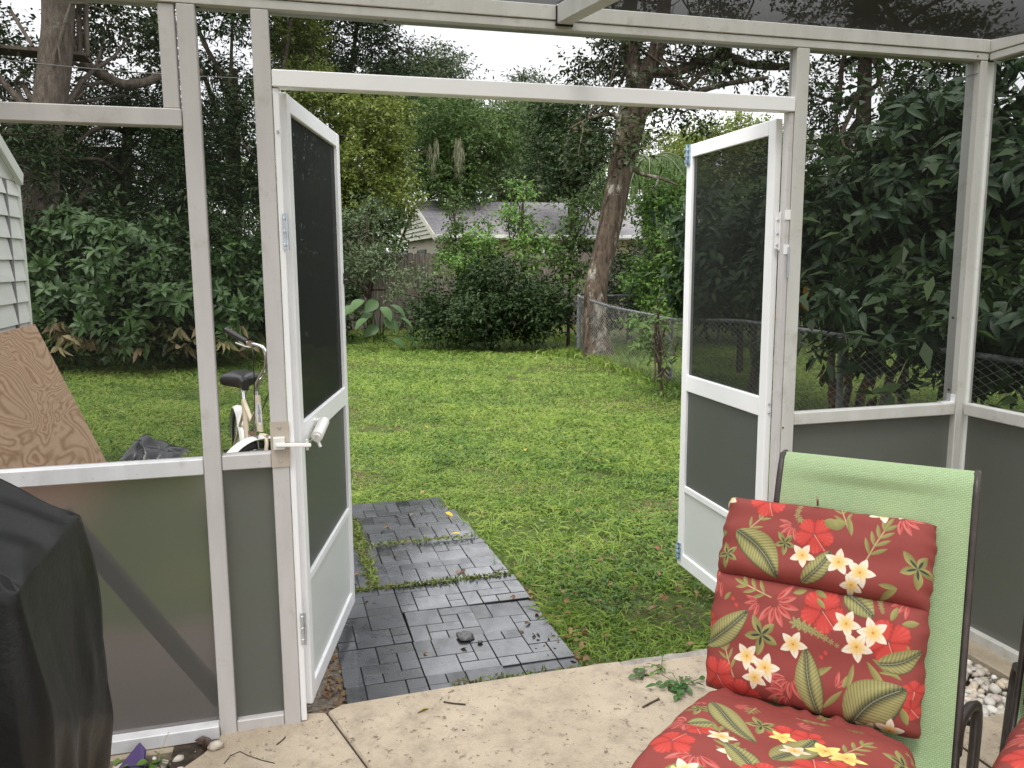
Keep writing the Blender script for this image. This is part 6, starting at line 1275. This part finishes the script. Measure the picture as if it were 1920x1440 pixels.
def win(x0, x1, z0, z1, side):
    b = MB(); t = .05
    def bar(a0, a1, c0, c1):
        (b.box(a0, a1, wy0-.04, wy0-.003, c0, c1) if side == 'front' else b.box(wx-.05, wx-.014, a0, a1, c0, c1))
    bar(x0, x1, z0, z0+t); bar(x0, x1, z1-t, z1); bar(x0, x0+t, z0+t, z1-t); bar(x1-t, x1, z0+t, z1-t); bar(x0+t, x1-t, (z0+z1)/2-.02, (z0+z1)/2+.02)
    f = b.build('window', WF if side == 'front' else DG, HO); m = MB()
    (m.box(x0+t, x1-t, wy0-.02, wy0-.004, z0+t, z1-t) if side == 'front' else m.box(wx-.03, wx-.015, x0+t, x1-t, z0+t, z1-t)); m.build('pane', DG, f)
xa = atY(862, 465, wy0)[0]; xb = atY(893, 465, wy0)[0]; win(xa, xb, 1.15, 2.12, 'front'); win(14.6, 15.8, 1.15, 2.1, 'front')
for ua, ub in ((784, 800), (748, 765)): ya = atX(ub, 465, wx)[1]; yb = atX(ua, 465, wx)[1]; win(ya, yb, 1.0, 2.0, 'end')
xa = atY(1000, 465, wy0)[0]; xb = atY(1140, 465, wy0)[0]; b = MB(); b.box(xa, xb, wy0-.02, wy0-.006, GZ, 2.18); b.build('carport_shade_sheet', simple('carport_shade', (.012, .011, .010), rough=.9), HO)  # flat dark sheet on the wall stands for the shade inside the carport
b = MB()
for x in (xa+.2, (xa+xb)/2, xb-.1): b.box(x-.05, x+.05, HY0+.02, HY0+.12, GZ, HZE-.18)
b.build('carport_post', FASC, HO)
# overhead cable
b = MB(); c0, c1 = atD(-80, 104, 7.0), atD(480, 147.5, 10.5); dv = c1-c0; cp = [c0+dv*t-np.array([0, 0, .03*math.sin(PI*min(t, 1))]) for t in np.linspace(0, 1, 12)]+[c1+(atD(560, 152, 19)-c1)*t for t in (.5, 1)]
b.tube(cp, .0055, 6, cap=False); tag(b.build('overhead_cable', simple('cable_grey', (.16, .15, .14), rough=.6)), 'thin grey cable strung across the trees at the top left', 'cable')

# ------------------------------------------------------------------ grass
def grassmat(name, a, b_, c_, d_):
    m, nt, out = newmat(name)
    g = N(nt, 'ShaderNodeNewGeometry'); r1 = ramp(nt, g.outputs['Random Per Island'], [(0, lin(a)), (.5, lin(b_)), (.90, lin(c_)), (1, (.25, .20, .10, 1))]); r2 = ramp(nt, g.outputs['Random Per Island'], [(0, lin(d_)), (.6, lin(a)), (1, lin(b_))])
    n = noise(nt, .55, 5, .65); n3 = noise(nt, 4.5, 4, .65); av = N(nt, 'ShaderNodeMath', operation='MULTIPLY_ADD'); L(nt, n3.outputs['Fac'], av.inputs[0]); av.inputs[1].default_value = .8; L(nt, n.outputs['Fac'], av.inputs[2])
    k = ramp(nt, av.outputs[0], [(.74, (0, 0, 0, 1)), (1.02, (1, 1, 1, 1))]); c = mixc(nt, k.outputs['Color'], r2.outputs['Color'], r1.outputs['Color'])
    p = N(nt, 'ShaderNodeBsdfPrincipled'); p.inputs['Roughness'].default_value = .5; p.inputs['Specular IOR Level'].default_value = .3; L(nt, c, p.inputs['Base Color']); t = N(nt, 'ShaderNodeBsdfTranslucent'); L(nt, c, t.inputs['Color'])
    mx = N(nt, 'ShaderNodeMixShader'); mx.inputs[0].default_value = .35; L(nt, p.outputs['BSDF'], mx.inputs[1]); L(nt, t.outputs['BSDF'], mx.inputs[2]); L(nt, mx.outputs['Shader'], out.inputs['Surface']); return m
GRASS = grassmat('grass_blade', (.138, .228, .030), (.210, .312, .048), (.295, .362, .084), (.050, .112, .019)); WEED = grassmat('lawn_weed', (.068, .140, .028), (.110, .195, .038), (.15, .235, .05), (.028, .072, .016))
TUFT = grassmat('grass_tuft', (.13, .205, .033), (.19, .265, .052), (.24, .30, .08), (.08, .145, .025))
def wob(x, y, s=1.0): return (np.sin(x*1.9*s+1.1*np.sin(y*1.3*s))+np.sin(y*2.3*s+.7+1.3*np.sin(x*1.1*s))+np.sin((x+y)*3.7*s+2)*.6)/2.6
def spread(n, rng, r0=2.75, r1=17.5, p=1.55):
    u = rng.random(n); e = 2-p; r = (r0**e+u*(r1**e-r0**e))**(1/e); th = rng.uniform(math.radians(-24), math.radians(63), n); x = CX+np.sin(th)*r; y = CY+np.cos(th)*r
    ok = y > .10+.02*rng.random(n)
    ok &= ~((x > .135) & (x < np.where(y < 1.15, 1.07, np.where(y < 1.77, 1.055, np.where(y < 2.38, 1.02, np.where(y < 2.69, .975, .36))))+.012*np.sin(y*40)+.01*np.sin(y*17)) & (y < 2.98)); ok &= ~((x < 2.9) & (y < .12)); ok &= ~((x < .16) & (y < 1.0+.25*wob(x*3, y))); ok &= ~((x < SX+.08) & (y < YF+.06) & (y > YN))
    ok &= ~((x < pbx) & (y < YF) & (y > YF-2.44)); ok &= y < 15.6+.3*wob(x, y)
    return x[ok], y[ok], r[ok]
rng = G(120); x, y, r = spread(400000, rng)
bare = wob(x*1.7+3, y*1.7)+.55*wob(x*5, y*5+2); near = np.clip((2.4-np.hypot((x-1.75)/1.1, (y-.6)/1.1))/1.4, 0, 1); keep = rng.random(len(x)) > np.clip((bare-.58)*2.0, 0, .92)+near*(.42+.5*(wob(x*4.3, y*4.1+3) > .15)); x, y, r = x[keep], y[keep], r[keep]; n = len(x)
tall = .78+.40*wob(x*.8+9, y*.8)+.22*wob(x*4.1, y*4.3+1); Ln = rng.uniform(.03, .085, n)*tall*(1+.03*r); wd = (.0030+.00056*r)*rng.uniform(.7, 1.3, n)
tl = rng.uniform(.25, 1.0, n)[:, None]; a = rng.uniform(0, 2*PI, n); D = np.stack([np.cos(a), np.sin(a), np.zeros(n)], 1)*tl+np.array([0, 0, 1.])*(1.05-tl*.7); P = np.stack([x, y, gh(x, y)-.004], 1)
V, F = leaf_mesh(P, D, np.stack([np.cos(a)*-.6, np.sin(a)*-.6, np.ones(n)], 1)+rng.normal(size=(n, 3))*.4, Ln, wd, 1, .45); tag(mesh_np('grass', V, F, GRASS), 'short patchy lawn grass of the back garden', 'grass', kind='stuff')
x, y, r = spread(120000, rng, p=1.7); k = wob(x*1.1+5, y*1.1+1)+.5*wob(x*3.1, y*3.1); keep = k > .12+.5*rng.random(len(x)); keep |= rng.random(len(x)) < .05; x, y, r = x[keep], y[keep], r[keep]; m_ = 3
x = np.repeat(x, m_)+rng.normal(size=len(x)*m_)*.012; y = np.repeat(y, m_)+rng.normal(size=len(y)*m_)*.012; r = np.repeat(r, m_); n = len(x); P = np.stack([x, y, gh(x, y)+rng.uniform(.008, .045, n)], 1); D = rdir(n, rng); D[:, 2] = D[:, 2]*.35+.1
V, F = leaf_mesh(P, D, np.array([0, 0, 1.])+rng.normal(size=(n, 3))*.35, rng.uniform(.012, .026, n)*(1+.04*r), rng.uniform(.009, .017, n)*(1+.04*r), 1, .3); tag(mesh_np('lawn_weeds', V, F, WEED), 'low broad leaved weeds growing through the lawn', 'weeds', kind='stuff')
x, y, r = spread(19000, rng, p=1.5); k = wob(x*2.3+1, y*2.1+4)+.6*wob(x*7, y*6.3); keep = k > .35+.5*rng.random(len(x)); x, y, r = x[keep], y[keep], r[keep]; m_ = 4; x = np.repeat(x, m_)+rng.normal(size=len(x)*m_)*.01; y = np.repeat(y, m_)+rng.normal(size=len(y)*m_)*.01; r = np.repeat(r, m_); n = len(x)
a = rng.uniform(0, 2*PI, n); D = np.stack([np.cos(a)*.55, np.sin(a)*.55, np.full(n, .8)], 1)*rng.uniform(.6, 1.2, (n, 1)); P = np.stack([x, y, gh(x, y)-.004], 1); V, F = leaf_mesh(P, D, np.stack([-np.cos(a), -np.sin(a), np.ones(n)], 1), rng.uniform(.05, .115, n), (.0036+.00055*r)*rng.uniform(.7, 1.3, n), 2, .55)
tag(mesh_np('grass_tufts', V, F, TUFT), 'longer bright tufts of grass standing out of the lawn', 'grass', kind='stuff')
# moss and weeds in the joints of the path, longer grass at fences and borders
P = []
for k in range(2600):
    c = rng.random()
    if c < .40: q = (rng.normal(.372, .018)+.0, rng.uniform(1.2, 2.3))
    elif c < .70: q = (rng.uniform(.16, 1.05), rng.normal(1.152, .012))
    elif c < .85: q = (rng.uniform(.3, 1.0), rng.normal(1.78, .012))
    else: q = (rng.uniform(.55, 1.2), rng.normal(.128, .016))
    P.append((*q, -.03+rng.uniform(0, .012)))
P = np.array(P); n = len(P); D = rdir(n, rng); D[:, 2] = abs(D[:, 2])+.15; V, F = leaf_mesh(P, D, np.array([0, 0, 1.])+rng.normal(size=(n, 3))*.5, rng.uniform(.010, .028, n), rng.uniform(.006, .014, n), 1, .2); tag(mesh_np('joint_weeds', V, F, leafmat('joint_moss', [(.10, .17, .03), (.16, .20, .04), (.07, .11, .025), (.17, .12, .05)], trans=.3)), 'green moss and weeds growing in the joints between the dark tiles', 'weeds', kind='stuff')
P = []
for k in range(9000):
    c = rng.random()
    if c < .30: t = rng.random(); yy = f1[1]+.4-t*9; q = (FX(yy)+rng.normal()*.10, yy)
    elif c < .45: q = (f1[0]+.2+rng.normal()*.35, f1[1]-.1+rng.normal()*.25)
    elif c < .72: q = atZ(rng.uniform(640, 1090), 637+rng.normal()*4, GZ)[:2]
    else: q = atZ(rng.uniform(60, 500), 668+rng.normal()*7, GZ)[:2]
    P.append((q[0], q[1], gh(q[0], q[1])-.005))
P = np.array(P); n = len(P); D = rdir(n, rng)*.55; D[:, 2] = 1; V, F = leaf_mesh(P, D, rdir(n, rng)+np.array([0, 0, .6]), rng.uniform(.07, .20, n), rng.uniform(.010, .018, n), 1, .5); tag(mesh_np('edge_grass', V, F, GRASS), 'longer unmown grass along the wire fence and the borders', 'grass', kind='stuff')
